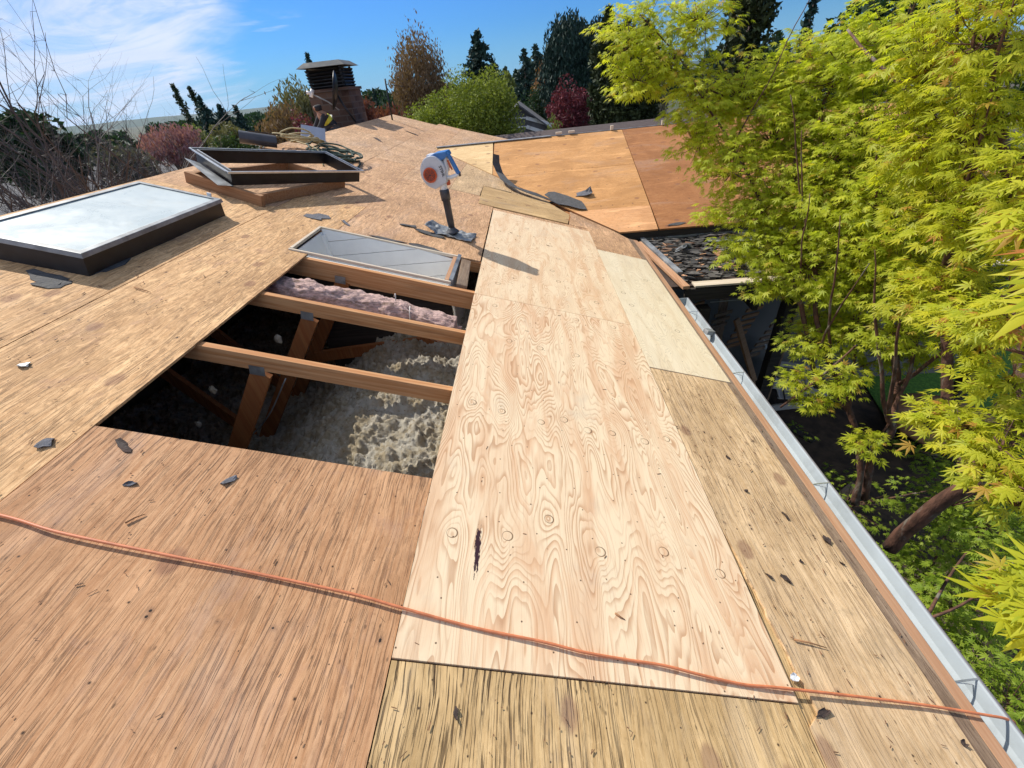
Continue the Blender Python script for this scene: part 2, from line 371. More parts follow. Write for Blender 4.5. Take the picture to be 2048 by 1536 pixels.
M['blackmetal'] = simple('dark_bronze_metal', (.032, .032, .034), .42, .6, .2, 8)
M['alu'] = simple('bare_aluminium_edge', (.62, .63, .64), .38, .85, .12, 14)
M['cowl'] = simple('weathered_zinc', (.075, .08, .085), .8, 0, .3, 7)
M['galv'] = simple('galvanised_sheet_metal', (.27, .28, .285), .5, .25, .3, 7, dirt=(.16, .16, .16))
M['gutter'] = simple('white_gutter_paint', (.40, .44, .46), .45, 0, .05, 6, dirt=(.33, .36, .37))
M['guttero'] = simple('grey_gutter_lip', (.16, .15, .16), .5, 0, .2, 9)
M['stainedge'] = old_ply('stained_eave_strip', (.24, .16, .105), (.34, .24, .16), .5, (3, 3, 0), stains=.3)
M['cable'] = simple('orange_cable_rubber', (.62, .20, .085), .5, 0, .15, 30)
M['pinkbatt'] = simple('pink_fibreglass_batt', (.62, .42, .37), 1, 0, .35, 26, 1.0, (1, 3.5, 3.5), dirt=(.34, .22, .16))
M['kraft'] = simple('kraft_paper_backing', (.42, .30, .17), .8, 0, .15, 12)
M['whiteboard'] = simple('white_painted_boards', (.84, .83, .80), .6, 0, .04, 5)
M['creamwood'] = lumber('aged_white_trim', (.58, .48, .36), (.70, .60, .48), 0, (.4, .3, .2))
M['rope'] = simple('yellow_nylon_rope', (.44, .35, .18), .8, 0, .25, 60)
M['greenrope'] = simple('dark_green_rope', (.045, .07, .05), .8, 0, .4, 40)
M['bluebox'] = simple('grey_blue_plastic', (.36, .41, .50), .5, 0, .12, 6)
M['rubble'] = leaf_mat('shingle_rubble_mix', (.045, .043, .042), (.17, .155, .14), 0, .9, c3=(.26, .14, .08))
M['white'] = simple('white_plastic', (.72, .73, .74), .35, 0, .05, 8, dirt=(.5, .48, .46))
M['blowgrey'] = simple('pale_grey_housing', (.52, .53, .56), .4, 0, .07, 10, dirt=(.38, .36, .35))
M['orangep'] = simple('orange_red_plastic', (.56, .10, .03), .45, 0, .15, 20)
M['bluep'] = simple('blue_plastic', (.05, .17, .42), .35, 0, .15, 10)
M['blackp'] = simple('black_plastic', (.045, .045, .055), .4, 0, .2, 10)
M['roofgrey'] = simple('grey_shingle_roof', (.10, .098, .105), .9, 0, .25, 3, .2)
M['roofdark'] = simple('dark_brown_shingle_roof', (.10, .075, .07), .9, 0, .3, 6, .3, (1, 6, 1))
M['siding'] = simple('pale_house_siding', (.50, .48, .45), .8, 0, .06, 3)
M['wallbeige'] = simple('taupe_house_wall', (.16, .15, .13), .85, 0, .1, 3)
M['soil'] = simple('bark_mulch_soil', (.060, .040, .026), .95, 0, .5, 7, .6)
M['hillm'] = simple('hazy_hill_forest', (.045, .075, .06), 1, 0, .2, .01)
M['twine'] = simple('white_twine', (.6, .55, .5), .9)
M['cloth'] = simple('dark_work_trousers', (.05, .055, .065), .9, 0, .2, 20)
M['vest'] = simple('hi_vis_yellow_vest', (.62, .60, .06), .7, 0, .12, 14)
M['skin'] = simple('tanned_skin', (.30, .15, .09), .6)
M['jacket'] = simple('black_hooded_top', (.02, .02, .025), .9, 0, .3, 20)
M['reflect'] = simple('silver_reflective_tape', (.7, .7, .68), .4)
M['plate'] = simple('galvanised_gusset_plate', (.30, .30, .29), .5, .6, .2, 30)

def brick_mat():
    m, g, b = mat('weathered_brick'); v = g.obj(); x, y, z = g.sep(v)[:3]
    vec = g.xyz(g.m('ADD', x, y), z)
    br = g.n('ShaderNodeTexBrick', {'Vector': vec, 'Color1': (.045, .022, .016, 1), 'Color2': (.14, .085, .06, 1), 'Mortar': (.10, .08, .07, 1), 'Scale': 1.0, 'Mortar Size': .012, 'Brick Width': .30, 'Row Height': .11, 'Bias': -.1})
    c = g.mix(g.ss(g.noise(v, 9, 5, .6), .3, .7), br.outputs[0], (.10, .06, .045))
    c = g.mix(.35, c, br.outputs[0])
    setp(g, b, c, .9, 0, g.bump(br.outputs[1], -.5, .01)); return m
M['brick'] = brick_mat()
def lawn_mat():
    m, g, b = mat('lawn_grass'); v = g.obj()
    c = g.mix(g.ss(g.noise(v, 25, 5, .7), .3, .7), (.035, .10, .008), (.10, .24, .025))
    c = g.mix(g.ss(g.noise(v, .7, 4, .6), .4, .65), c, (.06, .15, .012))
    setp(g, b, c, .9, 0, g.bump(g.noise(v, 60, 3, .6), .6, .02)); return m
M['lawn'] = lawn_mat()
def ground_mat():
    m, g, b = mat('suburban_ground'); v = g.obj()
    c = g.mix(g.ss(g.noise(v, .12, 6, .6), .4, .6), (.05, .07, .025), (.07, .06, .045))
    setp(g, b, c, .95); return m
M['ground'] = ground_mat()
def insul_mat():
    m, g, b = mat('loose_cellulose_insulation'); v = g.obj()
    n1 = g.noise(v, 5, 5, .65, .3); n2 = g.noise(v, 34, 5, .65)
    c = g.mix(g.ss(n1, .40, .60), (.31, .255, .17), (.40, .37, .31))
    c = g.mix(g.ss(n2, .5, .72), c, (.42, .385, .31))
    c = g.mix(g.ss(n2, .45, .3), c, (.20, .15, .09))
    setp(g, b, c, 1, 0, g.bump(g.noise(v, 90, 4, .7), .8, .012), .05); return m
M['insul'] = insul_mat()
def frost_mat():
    m, g, b = mat('dusty_frosted_skylight_glass'); v = g.obj()
    n = g.noise(v, 2.5, 6, .7, .4)
    c = g.mix(g.ss(n, .3, .7), (.50, .56, .545), (.56, .61, .59))
    c = g.mix(g.m('MULTIPLY', g.ss(g.noise(v, 5, 8, .75, .3), .52, .7), .30), c, (.44, .43, .36))
    c = g.mix(g.m('MULTIPLY', g.ss(g.noise(v, 180, 2, .5), .66, .72), .4), c, (.4, .38, .3))
    setp(g, b, c, g.ss(n, .3, .7, .22, .42), 0, None, .6)
    b.inputs['Coat Weight'].default_value = .15; b.inputs['Coat Roughness'].default_value = .3
    return m
M['frost'] = frost_mat()

M['leafA'] = leaf_mat('maple_leaf_lime', (.38, .45, .028), (.67, .66, .055), .55, c3=(.50, .30, .06))
M['leafB'] = leaf_mat('maple_leaf_yellow_green', (.40, .45, .03), (.70, .64, .05), .55, c3=(.5, .2, .06))
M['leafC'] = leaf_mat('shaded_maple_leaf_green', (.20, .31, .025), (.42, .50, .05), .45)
M['leafN'] = leaf_mat('near_maple_leaf_yellow', (.48, .50, .04), (.66, .62, .06), .5)
M['bark_red'] = simple('red_brown_maple_bark', (.105, .048, .030), .85, 0, .5, 26, .6, (1, 1, .35), dirt=(.19, .17, .14))
M['bark_grey'] = simple('grey_brown_bark', (.13, .10, .09), .85, 0, .4, 9, .3, (1, 1, .4))
M['twig_purple'] = simple('purple_grey_twig', (.058, .048, .048), .8, 0, .35, 5)
FO = dict(fir=((.016, .042, .028), (.04, .085, .055)), pine=((.010, .032, .022), (.025, .062, .04)), arb=((.022, .035, .008), (.055, .075, .018)),
          green=((.14, .18, .02), (.34, .38, .05)), olive=((.12, .12, .05), (.24, .21, .10)), bronze=((.16, .09, .045), (.30, .19, .10)),
          red=((.15, .045, .03), (.28, .10, .06)), plum=((.10, .016, .03), (.24, .05, .075)), pink=((.28, .12, .14), (.46, .24, .26)),
          ygreen=((.13, .16, .035), (.26, .29, .07)), grey=((.09, .085, .07), (.17, .16, .13)), orange=((.24, .11, .04), (.36, .19, .08)),
          dkgreen=((.015, .04, .015), (.04, .08, .03)), hedge=((.03, .055, .015), (.08, .12, .03)))
for k, (a, b2) in FO.items(): M['f_'+k] = leaf_mat('foliage_'+k, a, b2, .25 if k not in ('fir', 'pine', 'arb') else 0, .7)
# =====================================================================
#  SETTING: ground, lawn, soil, hills
# =====================================================================
GZ = -3.2
def wpar(o, p):          # parent keeping world placement
    o.parent = p
    o.matrix_parent_inverse = Matrix.LocRotScale(p.location, p.rotation_euler, p.scale).inverted()
    return o
b = MB(); N_ = 24
vs = [(0, 0, GZ)]; 
for r in (60, 400, 4000):
    for k in range(N_): vs.append((r*cos(2*pi*k/N_), r*sin(2*pi*k/N_), GZ - (0 if r < 100 else (4 if r < 1000 else 8))))
fs = [(0, 1+k, 1+(k+1) % N_) for k in range(N_)]
for q in range(2):
    a = 1 + q*N_
    fs += [(a+k, a+N_+k, a+N_+(k+1) % N_, a+(k+1) % N_) for k in range(N_)]
b.add(vs, fs); tag(b.build('ground', M['ground']), kind='structure')
def patch(name, poly, z, m):
    b = MB(); b.add([(x, y, z) for x, y in poly], [tuple(range(len(poly)))]); return tag(b.build(name, m), kind='structure')
patch('mulch_bed', [(-1, -6), (9, -6), (9, 14), (-1, 14)], GZ+.004, M['soil'])
patch('lawn', [(5.3, 4.0), (6.2, 3.4), (7.8, 2.6), (12, 1.5), (14, 9), (9.5, 10), (6.6, 8.2), (5.9, 6.2)], GZ+.03, M['lawn'])
def hill(i, j):
    a = -1.25 + i*1.9; d = 2300 + 500*j
    x = sin(a)*d; y = cos(a)*d
    h = (12 + 9*noise.noise((a*5, 0, 0)) + 3*noise.noise((a*23, 1, 0))) * (1 if j < .6 else 1.05)
    return (x, y, GZ-10 if j == 0 else (h if j < 1 else h*.6))
tag(grid_mesh('distant_hills', M['hillm'], 160, 4, hill), kind='structure')

# =====================================================================
#  THE HOUSE
# =====================================================================
house = empty('house', (-1, 5, GZ), 'low house with its roof stripped to bare plywood sheathing, a hole open over the attic', 'house')
def deck(poly, m, dz=0.0, th=.013, name='sheathing_panel', lab=None, gap=.0022):
    cx = sum(p[0] for p in poly)/len(poly); cy = sum(p[1] for p in poly)/len(poly)
    poly = [(x + (gap if x < cx else -gap), y + (gap if y < cy else -gap)) for x, y in poly]
    b = MB(); b.prism(poly, -th+dz, dz); o = b.build(name, M[m], rot=RROT); wpar(o, house)
    if lab: o['label'] = lab
    return o
def rect(x0, x1, y0, y1): return [(x0, y0), (x1, y0), (x1, y1), (x0, y1)]
deck(rect(-1.24, 0, -2.2, .645), 'oldRed', .001, lab='reddish weathered panel below the hole')
deck([(-1.85, -2.2), (-1.24, -2.2), (-1.24, 2.55), (-1.385, 2.55), (-1.385, 3.13), (-1.24, 3.13), (-1.24, 3.95), (-1.85, 3.95)], 'oldGold', 0, lab='golden weathered panel left of the hole')
deck(rect(-1.85, -1.24, 3.95, 6.4), 'oldPink', -.001); deck(rect(-1.85, -1.24, 6.4, 8.85), 'oldFar', 0); deck(rect(-1.85, -1.24, 8.85, 12.35), 'oldPink', 0)
deck(rect(-2.94, -1.85, -2.2, .95), 'oldGold', 0); deck(rect(-2.94, -1.85, .95, 3.4), 'oldGold', .001)
deck(rect(-2.94, -1.85, 3.4, 5.85), 'oldPink', 0); deck(rect(-2.94, -1.85, 5.85, 8.3), 'oldFar', .001); deck(rect(-2.94, -1.85, 8.3, 10.75), 'oldPink', 0)
deck(rect(-2.94, -1.85, 10.75, 11.95), 'oldFar', 0)
deck(rect(-1.24, -.01, 3.13, 5.52), 'oldPink', 0)
deck(rect(-1.24, -.62, 5.52, 8.0), 'oldFar', .001)
deck([(-1.24, 8.0), (-.86, 8.0), (-1.24, 8.42)], 'oldFar', 0)
deck([(-.62, 5.52), (-.215, 5.52), (-.215, 6.2), (-.62, 6.9)], 'oldPale', .0015, lab='paler patch behind the blower')
deck([(-.62, 6.9), (-.215, 6.2), (.2, 6.18), (.2, 6.84), (-.62, 7.74)], 'oldPale', .0)
deck([(.2, 6.05), (.78, 6.0), (.78, 6.2), (.2, 6.84)], 'oldPale', .0)
deck([(-.2, 5.1), (.96, 5.09), (1.03, 5.58), (.78, 5.99), (-.215, 6.17)], 'oldBoard', .006, lab='small board let in beside the valley')
deck([(-.01, 4.955), (1.22, 4.955), (1.22, 5.08), (-.01, 5.08)], 'oldPink', -.004)
deck([(1.22, 4.26), (1.76, 4.26), (1.76, 5.05), (1.6, 5.27), (1.05, 5.80), (1.04, 5.58), (.97, 5.085), (1.22, 5.085)], 'oldPink', 0)
deck([(-1.24, 8.42), (-.2, 9.56), (.8, 10.7), (.2, 12.75), (-1.24, 12.38)], 'oldFar', 0)
# under-edge ledger at the rotted joint, then the tan strip with its torn edge
deck(rect(1.2, 1.34, -.2, .75), 'oldYel', -.009, name='packing_strip', lab='dark rotten ply exposed beside the new sheet')
rr = random.Random(5)
ed = [(1.226, 1.85), (1.226, .62)] + [(1.228 + (.62-y)*.085 + rr.uniform(-.006, .006), y) for y in [.62 - .03*k for k in range(1, 20)]] + [(1.28, -.02), (1.226, -.06), (1.226, -2.2)]
deck(ed + [(1.768, -2.2), (1.768, 1.85)], 'oldTan', 0, gap=0, lab='tan weathered strip along the eave')
deck(rect(0, 1.222, -2.2, -.004), 'oldYel', 0, gap=.001, lab='yellow cracked panel below the new sheet')
deck(rect(1.768, 1.828, -2.2, 1.853), 'stainedge', -.0005, gap=.0, name='stained_edge_strip'); deck(rect(1.76, 1.828, 4.26, 5.05), 'stainedge', -.0005, gap=0, name='stained_edge_strip'); deck(rect(1.806, 1.828, 1.855, 4.258), 'stainedge', -.0005, gap=0, name='stained_edge_strip')
# the far slope, mostly out of sight
b = MB(); b.add([(-2.81, -2.2, .86), (-2.81, 12.0, .86), (-7.1, 12.0, -.45), (-7.1, -2.2, -.45), (-2.82, -2.2, .84), (-2.82, 12.0, .84), (-7.1, 12.0, -.47), (-7.1, -2.2, -.47)], [(0,1,2,3), (7,6,5,4), (0,3,7,4), (1,5,6,2)])
wpar(b.build('far_slope_sheathing', M['oldFar']), house)
# rake board and gable infill at the far end
b = MB(); b.prism([(-7.1, 0), (1.4, 0), (1.4, 2.72), (-2.81, 4.0), (-7.1, 2.72)], -.05, .05)
for yy, nm in ((-2.15, 'near_gable_wall'), (11.6, 'gable_wall')):
    o = b.build(nm, M['wallbeige'], rot=(pi/2, 0, 0)); o.location = (0, yy, GZ); wpar(o, house)
for x_, y_, l_ in ((1.42, 1.65, 7.7), (-7.0, 4.7, 13.6)):
    b = MB(); b.box((x_, y_, GZ+1.28), (.12, l_, 2.56)); wpar(b.build('eave_wall', M['wallbeige']), house)
# ceiling the insulation lies on
b = MB(); b.box((-2.8, 4.7, -.98), (8.3, 13.6, .04)); wpar(b.build('ceiling', M['wallbeige']), house)
# soffit
b = MB(); b.box((1.58, 1.9, -.74), (.42, 7.4, .015)); wpar(b.build('soffit', M['wallbeige']), house)
# fascia + eave board + drip
b = MB(); b.box((1.856, 1.45, -.010), (.050, 7.2, .02)); o = b.build('eave_board', M['edgeboard'], rot=RROT); wpar(o, house)
b = MB(); b.box((1.772, 1.45, -.655), (.02, 7.2, .15)); wpar(b.build('fascia', M['darkwood']), house)

# gutter: open trough with hangers
def gutter_part(y0, y1):
    prof = [(1.884, .002), (1.886, -.078), (1.90, -.088), (1.940, -.088), (1.965, -.05), (1.976, -.004), (1.979, .002), (1.987, .0), (1.984, -.012), (1.973, -.055), (1.945, -.095), (1.896, -.095), (1.878, -.08), (1.876, .002)]
    n = len(prof); vs = []
    for y in (y0, y1):
        for x, z in prof:
            p = RP(1.884, y, -.02); vs.append((p.x + (x-1.884), y, p.z + z))
    b = MB(); b.add(vs, [(i, (i+1) % n, (i+1) % n+n, i+n) for i in range(n)] + [tuple(range(n)), tuple(range(n, 2*n))[::-1]])
    # end cap
    return b
gut = wpar(gutter_part(-2.2, 3.3).build('gutter', M['gutter']), house)
gut['label'] = 'white trough along the eave'
b = MB(); p0 = RP(1.884, 0, -.02)
b.tube([(p0.x+.102, -2.2, p0.z-.003), (p0.x+.102, 3.3, p0.z-.003)], .0065, 6)
o = b.build('gutter_lip', M['guttero']); o.parent = gut
for y in (-.3, .12, 1.0, 2.02, 3.0, -.95):
    b = MB(); p = (p0.x, y, p0.z+.004)
    b.bar((p[0]-.01, y, p[2]), (p[0]+.10, y+.012, p[2]-.003), .006, .003)
    b.bar((p[0]+.02, y, p[2]-.001), (p[0]+.095, y-.03 if y > 2.5 else y+.004, p[2]-.03), .003, .003)
    o = b.build('gutter_hanger', M['alu']); o.parent = gut
b = MB(); b.box((p0.x+.06, 2.62, p0.z+.008), (.075, .06, .035), (0, .3, .25)); o = b.build('gutter_joint', M['galv'], bevel=.006); o.parent = gut
b = MB(); b.box((p0.x+.05, 3.302, p0.z-.045), (.095, .004, .09)); o = b.build('gutter_end_cap', M['gutter']); o.parent = gut

# ---- rafters, webs, plates ----
def chord(y, x0, x1, z0=-.0135, h=.089, w=.038, nm='rafter', m='rafter'):
    b = MB(); b.box(((x0+x1)/2, y, z0-h/2), (x1-x0, w, h)); o = b.build(nm, M[m], rot=RROT, bevel=.003); return wpar(o, house)
for y in (.05, .615, 3.76, 4.37): chord(y, -2.9, 1.75)
chord(1.265, -2.9, 1.75); chord(1.875, -2.9, 1.75)
chord(2.50, -2.9, 1.75, h=.14)
chord(3.14, -2.9, 1.75, z0=-.0155)
for y in (1.265, 1.875, 2.46):
    b = MB(); b.bar((-.93, y+.001, .155), (-1.78, y+.001, -.84), .036, .089, up=(0, 1, 0)); 
    # bar() takes width across 'up x d'; stand the broad face in the truss plane
    b = MB(); a = Vector((-.96, y, .16)); c_ = Vector((-1.72, y, -.86)); d = (c_-a).normalized(); sd = Vector((0, 1, 0)); u = sd.cross(d)
    b.box((a+c_)/2, ((c_-a).length, .035, .095), Matrix((d, sd, u)).transposed())
    wpar(b.build('truss_web', M['webwood']), house)
    b = MB(); b.box((-.965, y-.0195, .185), (.075, .002, .055), (0, TH, 0)); wpar(b.build('gusset_plate', M['plate']), house)
    b = MB(); a = Vector((-1.75, y+.037, -.86)); c_ = Vector((-2.7, y+.037, .7)); d = (c_-a).normalized(); u = sd.cross(d)
    b.box((a+c_)/2, ((c_-a).length, .035, .089), Matrix((d, sd, u)).transposed()); wpar(b.build('truss_web', M['webwood']), house)
b = MB(); b.bar((-1.35, 2.40, -.42), (.5, 2.43, -.30), .036, .09); wpar(b.build('brace', M['webwood']), house)

# ---- skylight shaft with white boarded walls ----
sx0, sx1, sy0, sy1 = -1.355, -.215, 2.565, 3.105
def wallz(x): return -sT*x/1.0
def shaft_wall(pts, nm='shaft_wall'):
    b = MB(); b.add(pts, [tuple(range(len(pts)))]); return b
zb = -.96
A0, A1 = RP(sx0, 0, 0), RP(sx1, 0, 0)
# boards on the far wall, horizontal
far = MB(); k = 0; z = zb
while z < A0.z:
    z2 = min(z+.125, A0.z)
    xl, xr = A0.x, A1.x
    # clip each board by the roof slope
    def xat(zv): return min(A1.x, max(A0.x, (0 - zv)/math.tan(TH)))
    xt, xb2 = xat(z2-.004), xat(z)
    far.prism([(xl, z), (xb2 if z > A1.z else xr, z), (xt if z2 > A1.z else xr, z2-.004), (xl, z2-.004)], -.004, .006)
    z = z2; k += 1
o = far.build('shaft_boarding', M['whiteboard'], rot=(pi/2, 0, 0)); o.location = (0, sy1, 0); wpar(o, house)
for wx, wt, dd in ((A0.x-.008, A0.z, -.01), (A1.x+.008, A1.z, -.02)):
    b = MB(); b.box((wx, (sy0+sy1)/2, (zb+wt)/2+dd), (.012, sy1-sy0, wt-zb-.03)); wpar(b.build('shaft_side_wall', M['whiteboard']), house)
b = MB(); b.box((A0.x+.012, sy1-.028, (zb+A0.z)/2-.03), (.026, .04, A0.z-zb-.03))
wpar(b.build('corner_board', M['whiteboard']), house)
b = MB(); b.prism([(A0.x, zb), (A1.x, zb), (A1.x, A1.z-.03), (A0.x, A0.z-.03)], -.006, .006)
o = b.build('shaft_near_wall', M['darkwood'], rot=(pi/2, 0, 0)); o.location = (0, sy0-.024, 0); wpar(o, house)  # near-black outer face: attic darkness put into the board's colour
b = MB(); b.prism([(A0.x, zb), (A1.x, zb), (A1.x, A1.z-.03), (A0.x, A0.z-.03)], -.004, .004)
o = b.build('shaft_lining', M['whiteboard'], rot=(pi/2, 0, 0)); o.location = (0, sy0-.010, 0); wpar(o, house)
b = MB(); b.box(((A0.x+A1.x)/2, (sy0+sy1)/2, zb-.01), (1.12, .56, .016)); wpar(b.build('shaft_floor', M['whiteboard']), house)
b = MB()
b.box(((sx0+sx1)/2, sy1+.012, .001), (sx1-sx0+.05, .022, .022)); b.box(((sx0+sx1)/2, sy0-.012, .0), (sx1-sx0+.05, .02, .02))
b.box((sx0-.012, (sy0+sy1)/2, .002), (.02, sy1-sy0, .022))
wpar(b.build('opening_trim', M['creamwood'], rot=RROT, bevel=.003), house)
b = MB(); b.box((sx1-.012, (sy0+sy1)/2, -.002), (.03, sy1-sy0-.02, .02)); wpar(b.build('opening_stop', M['edgeboard'], rot=RROT, bevel=.002), house)
b = MB(); b.box((sx1+.02, (sy0+sy1)/2+.01, .006), (.03, sy1-sy0+.03, .035), (0, .15, 0)); wpar(b.build('flashing_strip', M['galv'], rot=RROT, bevel=.002), house)
b = MB(); b.box((sx1+.095, (sy0+sy1)/2-.02, -.02), (.085, sy1-sy0-.02, .05), (.02, .1, .05)); wpar(b.build('rotten_curb', M['oldBoardx'] if 'oldBoardx' in M else M['stainedge'], rot=RROT, bevel=.01), house)

# ---- loose insulation over the ceiling ----
def ins(u, v):
    x = -3.1 + 4.5*u; y = -.3 + 5.6*v
    n = noise.fractal((x*2.1, y*2.1, 3.3), .7, 2.1, 3)*.07
    d = abs(noise.fractal((x*13, y*13, 1.7), .75, 2.1, 4))*.05
    e = noise.fractal((x*34, y*34, 7.7), .8, 2.1, 3)*.026
    q = min(1, max(0, (x+1.6)/.95)); q = q*q*(3-2*q)
    return (x, y, min(-.80 + .42*q + n + d + e, -.306*x - .15))
o = grid_mesh('loose_fill_insulation', M['insul'], 420, 520, ins)
tag(o, 'grey and tan loose fill insulation heaped on the attic floor', 'insulation', kind='stuff')

# ---- wing roof ----
PH = math.atan(.848/3.13); WO = Vector((0, 5.27, -.47))
def wing(poly, m, dz=0.0, lab=None, gap=.003):
    cx = sum(p[0] for p in poly)/len(poly); cy = sum(p[1] for p in poly)/len(poly)
    poly = [(x + (gap if x < cx else -gap), y + (gap if y < cy else -gap)) for x, y in poly]
    b = MB(); b.prism(poly, -.014+dz, .008+dz); o = b.build('wing_sheathing_panel', M[m], loc=WO, rot=(PH, 0, 0)); wpar(o, house)
    if lab: o['label'] = lab
vx = lambda v: 1.54 - .857*v
wing([(vx(3.24), 3.24), (-.15, 3.24), (-.13, 1.95)], 'wingD', .002, 'pale triangular panel at the top of the valley')
wing([(-.13, 3.24), (2.18, 3.24), (2.15, 1.86), (-.05, 1.86), (-.13, 1.95)], 'wingA', 0, 'amber upper wing panel')
wing([(vx(1.86), 1.86), (2.15, 1.86), (2.12, .56), (vx(.56), .56)], 'wingA', 0, 'amber lower wing panel')
wing([(vx(.56), .56), (2.12, .56), (2.10, -.06), (1.6, -.06)], 'wingC', .003, 'small orange panel at the foot of the valley')
wing([(2.18, 3.24), (4.62, 3.24), (4.6, -.06), (2.12, -.06)], 'wingB', .001, 'dark brown wing panel')
wing([(4.62, 3.24), (7.0, 3.24), (7.0, -.06), (4.6, -.06)], 'wingA', 0, 'amber wing panel behind the maple')
# back of the wing and its underside
rz = .378+.01; b = MB()
b.add([(-1.24, 8.42, rz), (7.0, 8.42, rz), (7.0, 11.5, rz-.84), (1.6, 11.5, rz-.84)], [(0, 1, 2, 3)]); b.add([(1.2, 5.3, -.5), (7, 5.3, -.5), (7, 8.4, rz-.04), (-1.2, 8.4, rz-.04)], [(0, 1, 2, 3)])
wpar(b.build('wing_back_slope', M['wingB'], fix=False), house)
b = MB(); b.bar((-1.2, 8.40, rz+.008), (.9, 8.40, rz+.008), .10, .012); b.bar((.9, 8.41, rz+.004), (7.0, 8.41, rz+.004), .03, .01)
wpar(b.build('ridge_membrane', M['galv']), house)
b = MB(); b.box((4.3, 5.38, GZ+1.3), (5.6, .12, 2.6)); wpar(b.build('wing_wall', M['wallbeige']), house)
b = MB(); b.box((4.3, 5.24, -.53), (5.4, .03, .1)); wpar(b.build('wing_fascia', M['darkwood']), house)

# ---- chimney on the far slope ----
cx, cy = -3.56, 10.45
b = MB(); b.box((cx, cy, .45), (.86, .8, 1.95)); ch = wpar(b.build('chimney', M['brick']), house)
b = MB(); b.box((cx, cy, 1.452), (.92, .86, .05)); o = b.build('chimney_crown', M['brick']); o.parent = ch
b = MB()
for sx in (-1, 1):
    for sy in (-1, 1): b.box((cx+sx*.34, cy+sy*.3, 1.65), (.04, .04, .36))
for k in range(6):
    z = 1.50 + k*.056
    for sy in (-1, 1): b.box((cx, cy+sy*.31, z), (.74+.04*(k/5), .07, .014), (sy*.55, 0, 0))
    for sx in (-1, 1): b.box((cx+sx*.36, cy, z), (.07, .66, .014), (0, -sx*.55, 0))
o = b.build('louvred_cowl', M['blackmetal']); o.parent = ch
b = MB(); b.add([(cx-.50, cy-.46, 1.84), (cx+.50, cy-.46, 1.84), (cx+.50, cy+.46, 1.84), (cx-.50, cy+.46, 1.84), (cx-.36, cy-.34, 1.93), (cx+.36, cy-.34, 1.93), (cx+.36, cy+.34, 1.93), (cx-.36, cy+.34, 1.93)], [(3,2,1,0),(4,5,6,7),(0,1,5,4),(1,2,6,5),(2,3,7,6),(3,0,4,7)])
o = b.build('cowl_roof', M['cowl']); o.parent = ch

# =====================================================================
#  NEW PLYWOOD SHEETS
# =====================================================================
def sheet(x0, x1, y0, y1, m, dz, label):
    b = MB(); b.prism(rect(x0, x1, y0, y1), -.010, dz); o = b.build('plywood_sheet', M[m], rot=RROT)
    return tag(o, label, 'plywood sheet', 'new plywood sheets laid along the eave side of the hole')
sheet(0, 1.22, 0, 2.438, 'plyA', .0045, 'large new pale plywood sheet with a dark resin streak, crossed by the orange cable')
sheet(.001, 1.219, 2.446, 4.95, 'plyB', .003, 'new plywood sheet where the shadow of the blower falls')
sheet(1.2245, 1.802, 1.858, 4.256, 'plyC', .0035, 'narrow greenish cream plywood strip beside the gutter')

# dirt and grit lying in the trough
rr = random.Random(77); b = MB()
for k in range(260):
    y = rr.choice((rr.uniform(-.6, 3.2), rr.gauss(1.0, .12), rr.gauss(2.4, .2))); L = rr.uniform(.003, .014)
    if -2 < y < 3.25: b.box((p0.x + .055 + rr.uniform(-.035, .025), y, p0.z-.084+rr.uniform(0, .003)), (L, L*.5, .003), (0, 0, rr.uniform(0, 3)))
tag(b.build('gutter_grit', M['splinter'], fix=False), 'dark grit and flakes settled in the white gutter', 'grit', kind='stuff')
# =====================================================================
#  THINGS ON THE ROOF
# =====================================================================
def rthing(name, x, y, z, label, cat, group=None, rz=0):
    o = empty(name, RP(x, y, z), label, cat, group)
    o.rotation_euler = (Matrix.Rotation(TH, 3, 'Y') @ Matrix.Rotation(rz, 3, 'Z')).to_euler()
    return o
# closed skylight
sk = rthing('skylight', -2.34, 2.305, 0, 'closed skylight with dusty frosted glass in a black curb', 'skylight')
hw, hl = .305, .645
b = MB()
prof = [(0, 0.0), (.0, .0), (-.012, .105)]
def ringbox(o0, o1, z0, z1, w=.03):
    """hollow rectangle: outer half sizes o0 (x,y) at z0, o1 at z1, wall w"""
    vs = []
    for (hx_, hy_), z in ((o0, z0), (o1, z1)):
        vs += [(-hx_, -hy_, z), (hx_, -hy_, z), (hx_, hy_, z), (-hx_, hy_, z)]
    for (hx_, hy_), z in ((o1, z1), (o0, z0)):
        vs += [(-hx_+w, -hy_+w, z), (hx_-w, -hy_+w, z), (hx_-w, hy_-w, z), (-hx_+w, hy_-w, z)]
    fs = []
    for a in (0, 4, 8):
        fs += [(a+i, a+(i+1) % 4, a+4+(i+1) % 4, a+4+i) for i in range(4)]
    fs += [(12+i, 12+(i+1) % 4, (i+1) % 4, i) for i in range(4)]
    return vs, fs
b = MB(); b.add(*ringbox((hw, hl), (hw-.012, hl-.012), .0, .10, .04)); b.build('curb', M['blackmetal'], sk, bevel=.003)
b = MB(); b.add(*ringbox((hw+.002, hl+.002), (hw-.006, hl-.006), .101, .126, .032)); b.build('frame', M['skyframe'] if 'skyframe' in M else M['galv'], sk, bevel=.003)
b = MB(); b.box((0, 0, .114), (2*hw-.06, 2*hl-.06, .008)); b.build('pane', M['frost'], sk)
b = MB(); b.box((.20, hl+.012, .12), (.03, .012, .05)); b.build('clip', M['white'], sk, bevel=.002)

